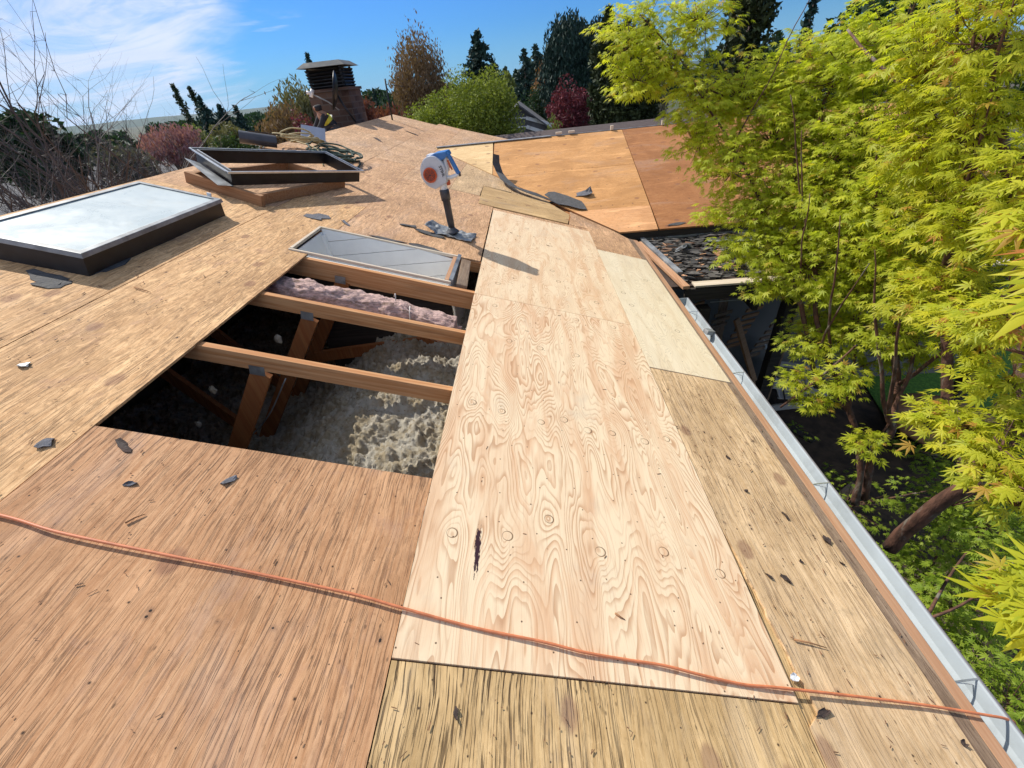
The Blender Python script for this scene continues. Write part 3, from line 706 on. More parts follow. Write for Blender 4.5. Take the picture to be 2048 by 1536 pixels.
# wooden curb frame, turned on the deck
wc = rthing('wooden_curb_frame', -1.96, 3.32, 0.001, 'brown wooden curb frame lying askew under the dark metal skylight frame', 'wooden frame', rz=R_(-16))
def board(parent, m, c, d, bev=.003, nm='board'):
    b = MB(); b.box(c, d); return b.build(nm, M[m], parent, bevel=bev)
Wd, Ln = .72, 1.22
board(wc, 'curbwood', (-Wd/2, .019, .045), (Wd+.06, .038, .09)); board(wc, 'curbwood', (-Wd/2, Ln-.019, .045), (Wd, .038, .09))
board(wc, 'curbwood', (-.019, Ln/2, .045), (.038, Ln-.078, .088)); board(wc, 'curbwood', (-Wd+.019, Ln/2, .045), (.038, Ln-.078, .088))
# dark metal flashing frame resting on it
mf = empty('metal_skylight_frame', (0, 0, 0), 'dark metal skylight frame with bare bright edges resting on the wooden curb', 'metal frame')
nl = Vector((-2.21, 3.38, .20)); nr = Vector((-1.42, 4.50, .20)); ux = (nr-nl).normalized(); fl_ = nl + Vector((-.817, .576, .045)).normalized()*.66
uy = (fl_-nl); uy -= ux*uy.dot(ux); uy.normalize(); uz = ux.cross(uy)
Mr = Matrix.Rotation(TH, 4, 'Y') @ Matrix.Translation(nl) @ Matrix((ux, uy, uz)).transposed().to_4x4()
mf.matrix_basis = Mr
L1, W1 = 1.37, .66
b = MB()
for c, d in (((L1/2, .035, -.055), (L1-.07, .004, .11)), ((L1/2, W1-.035, -.055), (L1-.07, .004, .11)), ((.035, W1/2, -.055), (.004, W1-.07, .11)), ((L1-.035, W1/2, -.055), (.004, W1-.07, .11))): b.box(c, d)
b.build('skirt', M['blackmetal'], mf)
b = MB()
for c, d in (((L1/2, .026, .0), (L1, .045, .008)), ((L1/2, W1-.026, .0), (L1, .045, .008)), ((.026, W1/2, .0), (.045, W1-.1, .008)), ((L1-.026, W1/2, .0), (.045, W1-.1, .008))): b.box(c, d)
b.build('flange', M['blackmetal'], mf)
b = MB()
for c, d in (((L1/2, .004, .004), (L1+.006, .008, .016)), ((L1/2, W1-.004, .004), (L1, .008, .012)), ((.004, W1/2, .004), (.008, W1-.02, .012)), ((L1-.004, W1/2, .004), (.008, W1-.02, .012)),
             ((.046, W1/2, .006), (.006, W1-.1, .006)), ((L1-.046, W1/2, .006), (.006, W1-.1, .006))): b.box(c, d)
b.build('rim', M['alu'], mf)
b = MB(); b.add([(-.09, .02, -.10), (.02, -.01, -.10), (.02, .56, -.09), (-.09, .56, -.05), (-.09, .02, -.098), (.02, -.01, -.098), (.02, .56, -.088), (-.09, .56, -.048)], [(0,1,2,3), (7,6,5,4), (0,4,5,1), (1,5,6,2), (2,6,7,3), (3,7,4,0)])
b.build('side_flashing', M['galv'], mf)

# ---- scraps ----
def scrap(name, x, y, w, h, rz, seed, m, label, cat, group, th=.003, curl=.006, z=.0015, n=11, rag=.28):
    r = random.Random(seed); o3 = r.random()*6
    pts = []
    for k in range(n):
        a = 2*pi*k/n + r.uniform(-.18, .18); q = 1 + r.uniform(-rag, rag)
        pts.append((cos(a)*w/2*q, sin(a)*h/2*q))
    vs = []; cz = [max(0, curl*sin(2*pi*k/n*1.5+o3) + r.uniform(-.3, .6)*curl) for k in range(n)]
    cc = curl*.25
    for dz in (0, th):
        vs += [(px*.55, py*.55, z+dz+cc) for (px, py) in pts]
        vs += [(px, py, z+dz+c_) for (px, py), c_ in zip(pts, cz)]
        vs.append((0, 0, z+dz+cc*1.2))
    B = 2*n+1; fs = []
    for k in range(n):
        k2 = (k+1) % n
        fs += [(2*n, k2, k), (k, k2, n+k2, n+k), (B+2*n, B+k, B+k2), (B+k, B+n+k, B+n+k2, B+k2), (n+k, n+k2, B+n+k2, B+n+k)]
    b = MB(); b.add(vs, fs); o = b.build(name, M[m], loc=RP(x, y, 0), fix=False)
    o.rotation_euler = (Matrix.Rotation(TH, 3, 'Y') @ Matrix.Rotation(rz, 3, 'Z')).to_euler()
    return tag(o, label, cat, group)
SG = 'scraps of roofing left on the deck'
SC = [
 ('shingle_scrap', -1.49, 3.36, .19, .16, .7, 1, 'shingle', 'rounded grey shingle piece lying beyond the open skylight shaft', 'shingle scrap', SG),
 ('shingle_scrap', -1.245, 3.36, .15, .035, 2.3, 2, 'shingle', 'thin crossed grey shingle sliver behind the open skylight shaft', 'shingle scrap', SG),
 ('felt_scrap', -.75, 3.66, .15, .075, .3, 3, 'paper', 'curled dark felt scrap halfway between shaft and blower', 'felt scrap', SG),
 ('shingle_scrap', -1.31, .53, .05, .045, .2, 4, 'shingle', 'squarish grey shingle chip left of the near hole corner', 'shingle scrap', SG),
 ('bark_scrap', -1.09, .57, .085, .026, -.5, 5, 'bark', 'curved dark torn strip just below the near hole corner', 'torn strip', SG),
 ('shingle_scrap', -.96, .42, .036, .016, .5, 6, 'shingle', 'small dark grey chip between the torn strip and the orange cable', 'shingle scrap', SG),
 ('shingle_scrap', -.69, .49, .055, .026, 1.0, 7, 'shingle', 'pointed grey shingle chip below the near edge of the hole', 'shingle scrap', SG),
 ('foil_scrap', -1.69, .89, .05, .035, .4, 8, 'galv', 'crumpled silvery scrap alone on the golden panel by the left border', 'foil scrap', SG),
 ('felt_scrap', -2.16, 1.56, .24, .11, -.35, 9, 'paper', 'folded dark felt flap sticking out from the skylight front', 'felt scrap', SG),
 ('felt_scrap', -2.10, 1.52, .13, .10, .6, 10, 'paper', 'flat grey felt piece under the folded flap', 'felt scrap', SG),
 ('felt_scrap', -2.06, 1.85, .10, .34, .1, 11, 'paper', 'torn black felt edge along the right side of the skylight', 'felt scrap', SG),
 ('bark_scrap', 1.59, .74, .020, .052, .1, 12, 'bark', 'dark oval flake highest on the tan strip', 'flake', SG),
 ('bark_scrap', 1.73, .64, .028, .048, -.1, 13, 'bark', 'ragged dark flake nearest the stained eave edge', 'flake', SG),
 ('bark_scrap', 1.34, .42, .030, .015, -.9, 14, 'bark', 'left one of two slanting dark flakes side by side', 'flake', SG),
 ('bark_scrap', 1.41, .42, .042, .015, -1.0, 15, 'bark', 'right one of two slanting dark flakes side by side', 'flake', SG),
 ('bark_scrap', 1.73, .53, .022, .013, -.4, 16, 'bark', 'small dark flake below the ragged one near the eave', 'flake', SG),
 ('bark_scrap', 1.45, 1.08, .022, .018, -.5, 17, 'bark', 'topmost dark flake on the tan strip below the narrow sheet', 'flake', SG),
 ('bark_scrap', 1.45, .86, .014, .018, .3, 18, 'bark', 'little dark flake in the middle of the tan strip', 'flake', SG),
 ('bark_scrap', 1.53, .51, .018, .014, -.3, 19, 'bark', 'round dark flake between the slanting pair and the eave', 'flake', SG),
 ('bark_scrap', 1.29, -.02, .055, .018, .3, 20, 'bark', 'splintered dark chunk just under the orange cable', 'flake', SG),
 ('bark_scrap', .19, -.11, .012, .028, .2, 21, 'bark', 'dark fleck on the yellow panel nearest the new sheet corner', 'flake', SG),
 ('bark_scrap', 1.74, -.06, .016, .016, .2, 22, 'bark', 'dark round fleck close to the gutter at the lower right', 'flake', SG),
 ('foil_scrap', 1.245, .07, .026, .024, .2, 23, 'white', 'small white crumpled scrap beside the lower sheet corner', 'foil scrap', SG),
 ('felt_scrap', -.83, 3.18, .30, .055, -.05, 25, 'paper', 'left dark felt remnant along the far edge of the shaft', 'felt scrap', SG),
 ('felt_scrap', -.48, 3.17, .27, .06, -.05, 26, 'paper', 'right dark felt remnant along the far edge of the shaft', 'felt scrap', SG),
 ('bark_scrap', -2.2, 7.9, .32, .06, -.9, 27, 'bark', 'long dark strip lying on the far end of the deck', 'torn strip', SG),
 ('bark_scrap', -2.0, 9.6, .5, .09, -.7, 28, 'bark', 'dark strip just below the roof peak', 'torn strip', SG),
]
for s_ in SC: scrap(*s_)
for i, (x, y, L, a, lab) in enumerate([(1.37, .18, .115, -.12, 'long brown stick pointing at the gutter above the cable'), (.69, .19, .035, -.5, 'short wood splinter on the new sheet above the cable'), (-.86, .30, .05, .9, 'thin wood splinter left of the cable on the reddish panel'), (-1.74, 1.62, .10, -.2, 'thin dark splinter on the golden panel before the hole')]):
    b = MB(); r = random.Random(i); b.tube([(-L/2, 0, .004), (0, r.uniform(-.003, .003), .005), (L/2, 0, .003)], [.0035, .003, .0012], 5)
    o = b.build('wood_splinter', M['curbwood'], loc=RP(x, y, .003)); o.rotation_euler = (Matrix.Rotation(TH, 3, 'Y') @ Matrix.Rotation(a, 3, 'Z')).to_euler(); tag(o, lab, 'splinter', 'wood splinters on the deck')
# strip of black felt standing up in the valley + patches
b = MB(); pts = [(-.13, 7.05, .32, .09), (-.11, 7.02, .20, .10), (-.03, 6.95, .10, .10), (.06, 6.60, .07, .10), (.22, 6.32, .06, .11), (.5, 6.16, .05, .12), (.80, 6.08, .035, .08), (.92, 5.98, .02, .03)]
L_, R2 = [], []
for i, (x, y, z, w) in enumerate(pts):
    L_.append(RP(x-w*.55, y-w*.35, z)); R2.append(RP(x+w*.55, y+w*.35, z-.01+.02*(i % 2)))
vs = [*L_, *R2, *[v + Vector((0, 0, .006)) for v in L_], *[v + Vector((0, 0, .006)) for v in R2]]; n = len(pts); fs = []
for i in range(n-1): fs += [(i, n+i, n+i+1, i+1), (2*n+i, 2*n+i+1, 3*n+i+1, 3*n+i), (i, i+1, 2*n+i+1, 2*n+i), (n+i, 3*n+i, 3*n+i+1, n+i+1)]
b.add(vs, fs); tag(b.build('felt_strip', M['paper'], fix=False), 'long torn black felt strip standing up at the valley', 'felt strip')
def wscrap(*a, **k):          # a scrap lying on the wing slope
    x, v = a[1], a[2]; o = scrap(a[0], 0, 0, *a[3:], **k)
    o.location = WO + Vector((x, cos(PH)*v, sin(PH)*v)) + Vector((0, -sin(PH), cos(PH)))*.010
    o.rotation_euler = (Matrix.Rotation(PH, 3, 'X') @ Matrix.Rotation(a[5], 3, 'Z')).to_euler(); return o
wscrap('felt_scrap', .98, .86, .86, .30, -.80, 31, 'paper', 'dark felt patch covering the foot of the valley', 'felt scrap', SG, curl=.02)
wscrap('felt_scrap', 1.27, 1.02, .26, .17, .2, 32, 'shingle', 'raised dark grey scrap on the wing roof beside the felt patch', 'felt scrap', SG, curl=.05)
wscrap('felt_scrap', 2.35, .02, .22, .06, .1, 33, 'paper', 'thin dark scrap on the wing eave', 'felt scrap', SG)
for i, (x, lab) in enumerate([(1.05, 'leftmost pale wood block on the wing ridge'), (1.28, 'second pale wood block on the wing ridge'), (2.0, 'small upright pale block on the wing ridge'), (2.9, 'pale block on the wing ridge nearest the maple')]):
    b = MB(); b.box((0, 0, .02), (.11 if i < 2 else .05, .05, .035 if i < 2 else .07)); o = b.build('wood_block', M['creamwood'], loc=(x, 8.40, rz+.02), bevel=.004); tag(o, lab, 'wood block', 'wood blocks on the wing ridge')

# fine litter: uncountable splinters and grit
rr = random.Random(11); b = MB()
for k in range(900):
    t = rr.random()
    if t < .62: x, y = rr.uniform(-2.8, -.02), rr.gammavariate(2.0, 1.5)-1.2
    elif t < .82: x, y = rr.uniform(1.24, 1.79), rr.uniform(-.4, 1.8)
    elif t < .9: x, y = rr.uniform(0, 1.2), rr.uniform(-.5, 4.6)
    else: x, y = rr.uniform(0, 1.22), rr.uniform(-.5, 0)
    if y < -.6 or y > 11: continue
    if -1.42 < x < .0 and .60 < y < 3.2: continue
    if -2.7 < x < -1.98 and 1.6 < y < 3.0: continue
    L = .004 + .018*rr.random()**2.2*(1+.2*max(0, y)); w = rr.uniform(.0009, .0024)*(1+.2*max(0, y)); a = rr.choice((rr.uniform(0, pi), pi/2+rr.uniform(-.4, .4)))
    b.box((x, y, .0045+w*.4), (L, w, w*.8), (0, rr.uniform(-.06, .06), a))
tag(b.build('wood_litter', M['splinter'], rot=RROT, fix=False), 'fine dark splinters and grit scattered over the decking', 'litter', kind='stuff')

# ---- orange cable ----
cp = [(-2.6,.36),(-1.9,.30),(-1.5,.27),(-1.19,.25),(-1.01,.22),(-.75,.20),(-.46,.18),(-.16,.15),(-.01,.13),(.22,.10),(.42,.08),(.55,.066),(.68,.06),(.80,.055),(.92,.04),(1.05,.031),(1.16,.03),(1.42,.03),(1.69,.03),(1.88,.02)]
def spline(P, n=8):
    out = []; P = [Vector(p) for p in P]; Q = [P[0]*2-P[1]] + P + [P[-1]*2-P[-2]]
    for i in range(1, len(Q)-2):
        for k in range(n):
            t = k/n; a, b_, c_, d_ = Q[i-1], Q[i], Q[i+1], Q[i+2]
            out.append(.5*((2*b_) + (c_-a)*t + (2*a-5*b_+4*c_-d_)*t*t + (3*b_-a-3*c_+d_)*t**3))
    out.append(P[-1]); return out
rr = random.Random(3)
pw = [RP(x, y + rr.uniform(-.0015, .0015), .0105 + (.004 if i % 3 else 0)) for i, (x, y) in enumerate(cp)] + [RP(1.97, .018, .008), RP(2.02, .012, -.02), RP(2.07, 0, -.16), Vector((2.06, -.05, -1.6)), Vector((2.2, -.2, -3.1))]
b = MB(); b.tube(spline(pw), .0046, 8); tag(b.build('extension_cable', M['cable'], fix=False), 'thin orange cable lying across the deck and over the gutter', 'cable')

# ---- ropes, roll, box near the ridge ----
rr = random.Random(8); pts = []
for k in range(112):
    a = k*.36; r = .17 + .05*sin(k*.17) + rr.uniform(-.012, .012)
    pts.append(RP(-2.62 + r*cos(a)*1.35 + .06*sin(k*.05), 5.75 + r*sin(a)*1.2, .05 + .05*abs(sin(k*.11)) + .22*(.5+.5*sin(a+2.4))*(.3+.7*k/150) + rr.uniform(0, .01)))
pts += [RP(-2.35, 5.6, .10), RP(-2.2, 5.35, .02), RP(-2.12, 5.2, .012)]
b = MB(); b.tube(spline(pts, 3), .0085, 6); tag(b.build('coiled_rope', M['rope'], fix=False), 'loosely coiled yellow rope on the ridge', 'rope')
pts = []
for k in range(190):
    a = k*.29; r = .14 + .06*sin(k*.13) + rr.uniform(-.03, .03)
    pts.append(RP(-2.22 + r*cos(a)*1.5 + .13*sin(k*.021), 5.75 + r*sin(a)*1.5 - .15*sin(k*.021), .02 + .07*abs(sin(k*.07)) + rr.uniform(0, .02)))
pts += [RP(-2.0, 5.6, .02), RP(-1.9, 5.9, .012), RP(-1.8, 5.5, .012), RP(-1.84, 5.25, .012)]
b = MB(); b.tube(spline(pts, 2), .011, 5); tag(b.build('rope_heap', M['greenrope'], fix=False), 'dark green tangled rope heaped beside the yellow coil', 'rope')
fr = rthing('felt_roll', -2.98, 5.42, .085, 'dark roll of roofing felt lying on the ridge', 'felt roll', rz=R_(-62))
b = MB()
prof = []; n = 26; vs = []
for i in range(n*2):
    a = i*2*pi/n; r = .075 - .012*i/n
    prof.append((r*cos(a), r*sin(a)))
for yy in (-.20, .20): vs += [(x, yy, z) for x, z in prof]
k = len(prof); b.add(vs, [(i, i+1, k+i+1, k+i) for i in range(k-1)], True); b.lathe([(.05, -.198), (.05, .198)], (0, 0, 0), 16, 'Y')
b.build('rolled_felt', M['blackp'], fr, fix=False)
b = MB(); b.add([(-.16, -.1, .01), (-.03, -.1, .078), (-.03, .26, .082), (-.15, .30, .06), (-.16, -.1, .015), (-.03, -.1, .083), (-.03, .26, .087), (-.15, .30, .065)], [(3,2,1,0),(4,5,6,7),(0,1,5,4),(1,2,6,5),(2,3,7,6),(3,0,4,7)]); b.build('loose_flap', M['paper'], fr)
bx = rthing('plastic_tool_tray', -2.76, 6.55, .0, 'tilted grey blue plastic lid propped on the ridge', 'plastic lid', rz=R_(20))
b = MB(); b.box((0, 0, .10), (.32, .02, .18), (-.5, 0, 0)); b.build('lid', M['bluebox'], bx, bevel=.008)
b = MB(); b.box((-.02, .09, .03), (.30, .16, .06)); b.build('base', M['bluebox'], bx, bevel=.01)
b = MB(); b.box((0, 0, .02), (.22, .07, .04)); o = b.build('white_carton', M['white'], loc=RP(-2.55, 5.0, 0), rot=(0, TH, .3), bevel=.003); tag(o, 'small white carton between the felt roll and the metal frame', 'carton')

# ---- pink insulation batt ----
def batt(u, v):
    x = -1.40 + 1.36*u; a = 2*pi*v
    t = Vector((x*2.2, 0, 0)); R0 = .10 + .022*noise.noise((x*5, 0, 4)) 
    R0 *= (1 + .22*noise.noise((x*9, cos(a)*1.4, sin(a)*1.4)) + .16*noise.noise((x*14, cos(a)*6, sin(a)*6)) + .10*noise.noise((x*34, cos(a)*13, sin(a)*13)))
    if u < .03 or u > .97: R0 *= .35
    cyy = 2.19 - .05*u + .02*sin(x*7); czz = -.125 - .035*u + .03*noise.noise((x*3, 9, 9))
    return RP(x, cyy + cos(a)*R0*.95, czz + sin(a)*R0*.95)
o = grid_mesh('insulation_batt', M['pinkbatt'], 150, 56, batt); tag(o, 'rolled pink fibreglass batt lying between the rafters beside the shaft', 'insulation batt')
b = MB(); b.add([RP(-1.2, 2.06, -.16), RP(-.55, 2.02, -.15), RP(-.55, 2.09, -.21), RP(-1.2, 2.12, -.20), RP(-1.2, 2.055, -.165), RP(-.55, 2.015, -.155), RP(-.55, 2.085, -.215), RP(-1.2, 2.115, -.205)], [(0,1,2,3),(7,6,5,4),(0,4,5,1),(1,5,6,2),(2,6,7,3),(3,7,4,0)])
k_ = b.build('paper_backing', M['kraft']); k_.parent = o
b = MB(); b.tube(spline([RP(-.40, 2.10, -.03), RP(-.39, 2.05, -.05), RP(-.38, 2.03, -.11), RP(-.40, 2.04, -.17)], 4), .004, 5); b.tube(spline([RP(-.52, 2.16, -.01), RP(-.51, 2.14, .02), RP(-.50, 2.12, -.02)], 4), .004, 5)
k_ = b.build('twine', M['twine']); k_.parent = o
# wires in the attic
b = MB(); b.tube(spline([(-1.1, 1.6, -.1), (-1.3, 1.55, -.35), (-1.55, 1.5, -.55), (-1.68, 1.35, -.68), (-1.7, 1.2, -.74)], 6), .005, 6); tag(b.build('attic_wire', M['galv'], fix=False), 'pale dusty wire slanting down past the truss web', 'wire')
pts = [(-1.35 + .22*cos(a), 1.28 + .2*sin(a), -.66 + .03*sin(a*2)) for a in [k*.35 for k in range(19)]]
b = MB(); b.tube(spline(pts, 3), .006, 6); tag(b.build('looped_cable', M['blackp'], fix=False), 'black cable loop lying on the loose insulation', 'cable')
for i, (x, y, z, s_, lab) in enumerate([(-1.04, 1.82, .06, .028, 'pale insulation clump caught high on the farther web'), (-1.08, 1.225, .10, .022, 'pale insulation clump caught beside the nearer gusset plate'), (-1.25, 1.2, -.1, .018, 'small pale insulation clump under the nearer rafter')]):
    b = MB(); vs = []; n = 10; 
    for a in range(n):
        for c_ in range(6):
            th_ = 2*pi*a/n; ph_ = pi*(c_+.5)/6; r = s_*(.7+.6*abs(noise.noise((a*1.3+i*7, c_*1.1, i))))
            vs.append((x-.15+r*sin(ph_)*cos(th_), y+r*sin(ph_)*sin(th_)*.7, z+r*1.3*cos(ph_)))
    fs = [(a*6+c_, ((a+1) % n)*6+c_, ((a+1) % n)*6+c_+1, a*6+c_+1) for a in range(n) for c_ in range(5)] + [tuple(a*6 for a in range(n)), tuple(a*6+5 for a in range(n))[::-1]]
    b.add(vs, fs); tag(b.build('insulation_clump', M['insul']), lab, 'insulation clump', 'clumps of insulation caught on the trusses')
b = MB(); b.box((0, 0, 0), (.13, .05, .02), (.1, .1, .2)); o = b.build('wood_offcut', M['webwood'], loc=(-.95, 1.5, -.68), bevel=.003); tag(o, 'orange wood offcut lying on the loose insulation', 'offcut')

# =====================================================================
#  LEAF BLOWER standing on its nozzle
# =====================================================================
bl = empty('leaf_blower', RP(-.329, 3.675, .02), 'white and blue leaf blower with orange intake grille standing upright on its tube', 'leaf blower', rot=(0, R_(-2.0), R_(-6)))
b = MB(); b.lathe([(.032, .36), (.034, .30), (.044, .30), (.044, .35), (.046, .36)][::-1] + [], (.0, 0, 0), 20, caps=False)
b.lathe([(.030, .05), (.033, .12), (.035, .30), (.043, .302), (.044, .385), (.040, .392)], (0, 0, 0), 22); b.build('blower_tube', M['blackp'], bl)
b = MB(); b.lathe([(.033, .39), (.034, .40), (.036, .45), (.045, .50), (.05, .54)], (0, 0, 0), 20); b.build('neck', M['white'], bl)
# volute
hc = Vector((-.055, 0, .545))
out = []
for k in range(30):
    a = R_(-60) + k*R_(300)/29; r = .118 + .014*k/29
    out.append((hc.x + r*cos(a)*.93, hc.z + r*sin(a)*1.08))
out = [(.045, .455)] + [p for p in out if True] + [(-.04, .43)]
pts = [(hc.x + (.116+.010*sin(a))*cos(a), hc.z + (.132)*sin(a)) for a in [R_(-75) + k*R_(330)/33 for k in range(34)]]
pts = [p for p in pts]
vol = [(.052, .45), (.056, .53)] + [(hc.x + .118*cos(a), hc.z + .132*sin(a)) for a in [R_(5) + k*R_(250)/28 for k in range(29)]] + [(-.065, .405), (-.03, .42)]
b = MB(); b.prism([(x, z) for x, z in vol], -.045, .05); o = b.build('fan_housing', M['blowgrey'], bl, rot=(pi/2, 0, 0), bevel=.016)
b = MB(); b.lathe([(.060, .0), (.063, -.012), (.056, -.018), (.050, -.010), (.002, -.008)], (hc.x-.028, -.05, hc.z-.015), 28, 'Y', caps=False); gr = b.build('intake_grille', M['orangep'], bl, fix=False)
b = MB()
for r in (.012, .021, .030, .039, .048):
    b.tube([(hc.x-.028 + r*cos(a), -.0645, hc.z-.015 + r*sin(a)) for a in [k*2*pi/20 for k in range(21)]], .0022, 4, cap=False)
for k in range(6):
    a = k*pi/3+.2; b.tube([(hc.x-.028+.008*cos(a), -.0645, hc.z-.015+.008*sin(a)), (hc.x-.028+.052*cos(a), -.0645, hc.z-.015+.052*sin(a))], .002, 4)
o = b.build('grille_rings', M['orangep'], bl, fix=False); o.parent = gr
b = MB(); b.lathe([(.046, 0), (.002, 0)], (hc.x-.028, -.0625, hc.z-.015), 24, 'Y', caps=False); o = b.build('intake_shadow', M['blackp'], bl, fix=False); o.parent = gr
# engine block and blue shroud behind
b = MB(); b.box((-.035, .10, .60), (.17, .11, .16)); b.build('engine_cover', M['blowgrey'], bl, bevel=.02)
b = MB(); b.prism([(-.13, .655), (-.02, .69), (.085, .695), (.10, .66), (.06, .635), (-.12, .625)], -.13, .03); b.build('top_shroud', M['bluep'], bl, rot=(pi/2, 0, 0), bevel=.012)
# handle loop
b = MB(); b.tube(spline([(.06, .0, .675), (.10, .0, .655), (.125, .0, .60), (.15, .0, .535), (.165, 0, .505)], 5), [.019]*21, 10); b.build('rear_grip', M['bluep'], bl)
b = MB(); b.tube(spline([(.165, 0, .507), (.12, 0, .492), (.075, 0, .485), (.05, 0, .49)], 5), .017, 10); b.tube(spline([(.045, 0, .50), (.062, 0, .56), (.06, 0, .62), (.07, 0, .67)], 5), .016, 10); b.build('handle', M['white'], bl)
b = MB(); b.tube([(.085, -.004, .625), (.10, -.004, .57), (.112, -.004, .545)], [.008, .01, .006], 8); b.build('trigger', M['orangep'], bl)
b = MB(); b.box((.172, 0, .50), (.012, .034, .03)); b.build('bumper', M['blackp'], bl, bevel=.003)
b = MB(); b.box((.043, .03, .44), (.03, .05, .04)); b.build('fuel_cap', M['orangep'], bl, bevel=.008)
# lettering down the housing
fc = D.curves.new('lettering', 'FONT'); fc.body = 'STIHL'; fc.size = .037; fc.extrude = .0006; fc.align_x = 'CENTER'; fc.align_y = 'CENTER'; fc.offset = .0006
to = D.objects.new('tmp', fc); COL.objects.link(to); bpy.context.view_layer.update()
me = D.meshes.new_from_object(to.evaluated_get(bpy.context.evaluated_depsgraph_get())); D.objects.remove(to)
me.materials.clear(); me.materials.append(M['blackp']); o = D.objects.new('lettering', me); COL.objects.link(o); o.parent = bl
o.matrix_local = Matrix.Translation((.028, -.0522, .548)) @ Matrix.Rotation(pi/2, 4, 'X') @ Matrix.Rotation(R_(-78), 4, 'Z')
# nozzle flare
b = MB(); b.lathe([(.030, .055), (.036, .04), (.058, .022), (.066, .012), (.064, .004), (.05, .002)], (0, 0, 0), 24); b.build('nozzle', M['blackp'], bl)
# crumpled metal flashing it stands on
def boot(u, v):
    x = -.58 + .46*u; y = 3.57 + .26*v
    e = abs(u-.5)*2
    return RP(x + .03*(v-.5), y - .06*(u-.5), .018 + .020*noise.noise((x*14, y*14, 2)) + (.05*max(0, .25-u)*4*(1-v*.4)) + .012*noise.noise((x*34, y*40, 5)))
o = grid_mesh('metal_flashing', M['galv'], 40, 26, boot); sm = o.modifiers.new('thick', 'SOLIDIFY'); sm.thickness = .004
tag(o, 'crumpled galvanised flashing under the leaf blower', 'metal flashing')
scrap('felt_scrap', -.52, 3.55, .34, .10, -.3, 41, 'paper', 'dark felt tab under the crumpled flashing', 'felt scrap', SG, curl=.01)

# =====================================================================
#  DISH, POLE, WORKER
# =====================================================================
ds = empty('satellite_dish', (-3.21, 9.66, .86), 'dark satellite dish seen edge on in front of the chimney', 'satellite dish')
ax = Vector((-.90, -.30, .32)).normalized(); q = ax.to_track_quat('Z', 'Y').to_matrix()
def loc(p): return Vector(p) - ds.location
dc = Vector((-3.29, 9.63, 1.43))
b = MB(); vs = []; n = 28
prof = [(.36, .0), (.30, -.035), (.2, -.062), (.1, -.076), (.005, -.08)]
for th_ in (0, -.012):
    for r, h in prof:
        for k in range(n):
            a = 2*pi*k/n; vs.append(q @ Vector((r*cos(a), r*sin(a)*.92, h+th_)) + loc(dc))
fs = []
for base in (0, 5*n):
    for i in range(4): fs += [(base+i*n+k, base+i*n+(k+1) % n, base+(i+1)*n+(k+1) % n, base+(i+1)*n+k) for k in range(n)]
fs += [(k, (k+1) % n, 5*n+(k+1) % n, 5*n+k) for k in range(n)]
b.add(vs, fs, True); b.build('reflector', M['blackmetal'], ds)
b = MB(); b.tube([loc((-3.27, 9.62, 1.10)), loc((-3.42, 9.57, 1.25)), loc((-3.66, 9.49, 1.40))], .014, 6); b.build('feed_arm', M['galv'], ds)
b = MB(); b.tube([loc((-3.70, 9.47, 1.36)), loc((-3.64, 9.50, 1.48))], .035, 10); b.tube([loc((-3.68, 9.48, 1.43)), loc((-3.76, 9.46, 1.44))], .03, 10); b.build('feed_horn', M['white'], ds)
b = MB(); b.tube([loc((-3.24, 9.66, 1.36)), loc((-3.17, 9.67, 1.15)), loc((-3.02, 9.70, .86))], .022, 8); b.build('mast', M['blackmetal'], ds)
ap = empty('antenna_pole', (-2.58, 10.9, .76), 'thin dark pole with a crossbar standing at the roof peak', 'pole')
b = MB(); b.tube([(0, 0, 0), (.03, 0, .80)], .018, 8); b.build('pole', M['blackmetal'], ap)
b = MB(); b.tube([(.03, 0, .70), (.42, .05, .62)], .006, 5); b.tube([(.02, 0, .66), (.10, .02, .5)], .008, 5); b.build('crossbar', M['blackmetal'], ap)

def skinned(name, joints, edges, m, parent=None, loc=None, sub=2):
    me = D.meshes.new(name); me.from_pydata([j[:3] for j in joints], edges, []); me.materials.append(m)
    o = D.objects.new(name, me); COL.objects.link(o)
    md = o.modifiers.new('skin', 'SKIN'); md.use_smooth_shade = True
    for i, j in enumerate(joints):
        r = j[3]; me.skin_vertices[0].data[i].radius = r if isinstance(r, tuple) else (r, r)
    me.skin_vertices[0].data[0].use_root = True
    s_ = o.modifiers.new('sub', 'SUBSURF'); s_.levels = sub; s_.render_levels = sub
    if parent: o.parent = parent
    if loc is not None: o.location = loc
    return o
pe = empty('person', (-3.565, 9.60, .575), 'worker in black hooded top and yellow reflective vest kneeling behind the ridge', 'person', rot=(0, 0, R_(35)))
J = [(.10, 0, .20, (.13, .12)), (.05, 0, .30, (.125, .105)), (-.02, 0, .40, (.135, .10)), (-.08, 0, .49, (.13, .085)), (-.11, 0, .545, (.055, .055)), (-.135, 0, .60, (.082, .078)), (-.145, 0, .655, (.078, .075)),
     (-.08, .17, .455, .05), (-.20, .21, .30, .04), (-.36, .15, .18, .032), (-.40, .13, .12, .025), (-.08, -.17, .455, .05), (-.21, -.21, .29, .04), (-.37, -.15, .17, .032), (-.41, -.13, .11, .025),
     (.06, .10, .17, .08), (-.20, .14, .07, .062), (.14, .13, .05, .045), (.24, .13, .04, .035), (.06, -.10, .17, .08), (-.20, -.14, .07, .062), (.14, -.13, .05, .045), (.24, -.13, .04, .035)]
Ed = [(0,1),(1,2),(2,3),(3,4),(4,5),(5,6),(3,7),(7,8),(8,9),(9,10),(3,11),(11,12),(12,13),(13,14),(0,15),(15,16),(16,17),(17,18),(0,19),(19,20),(20,21),(21,22)]
skinned('body', J, Ed, M['skin'], pe)
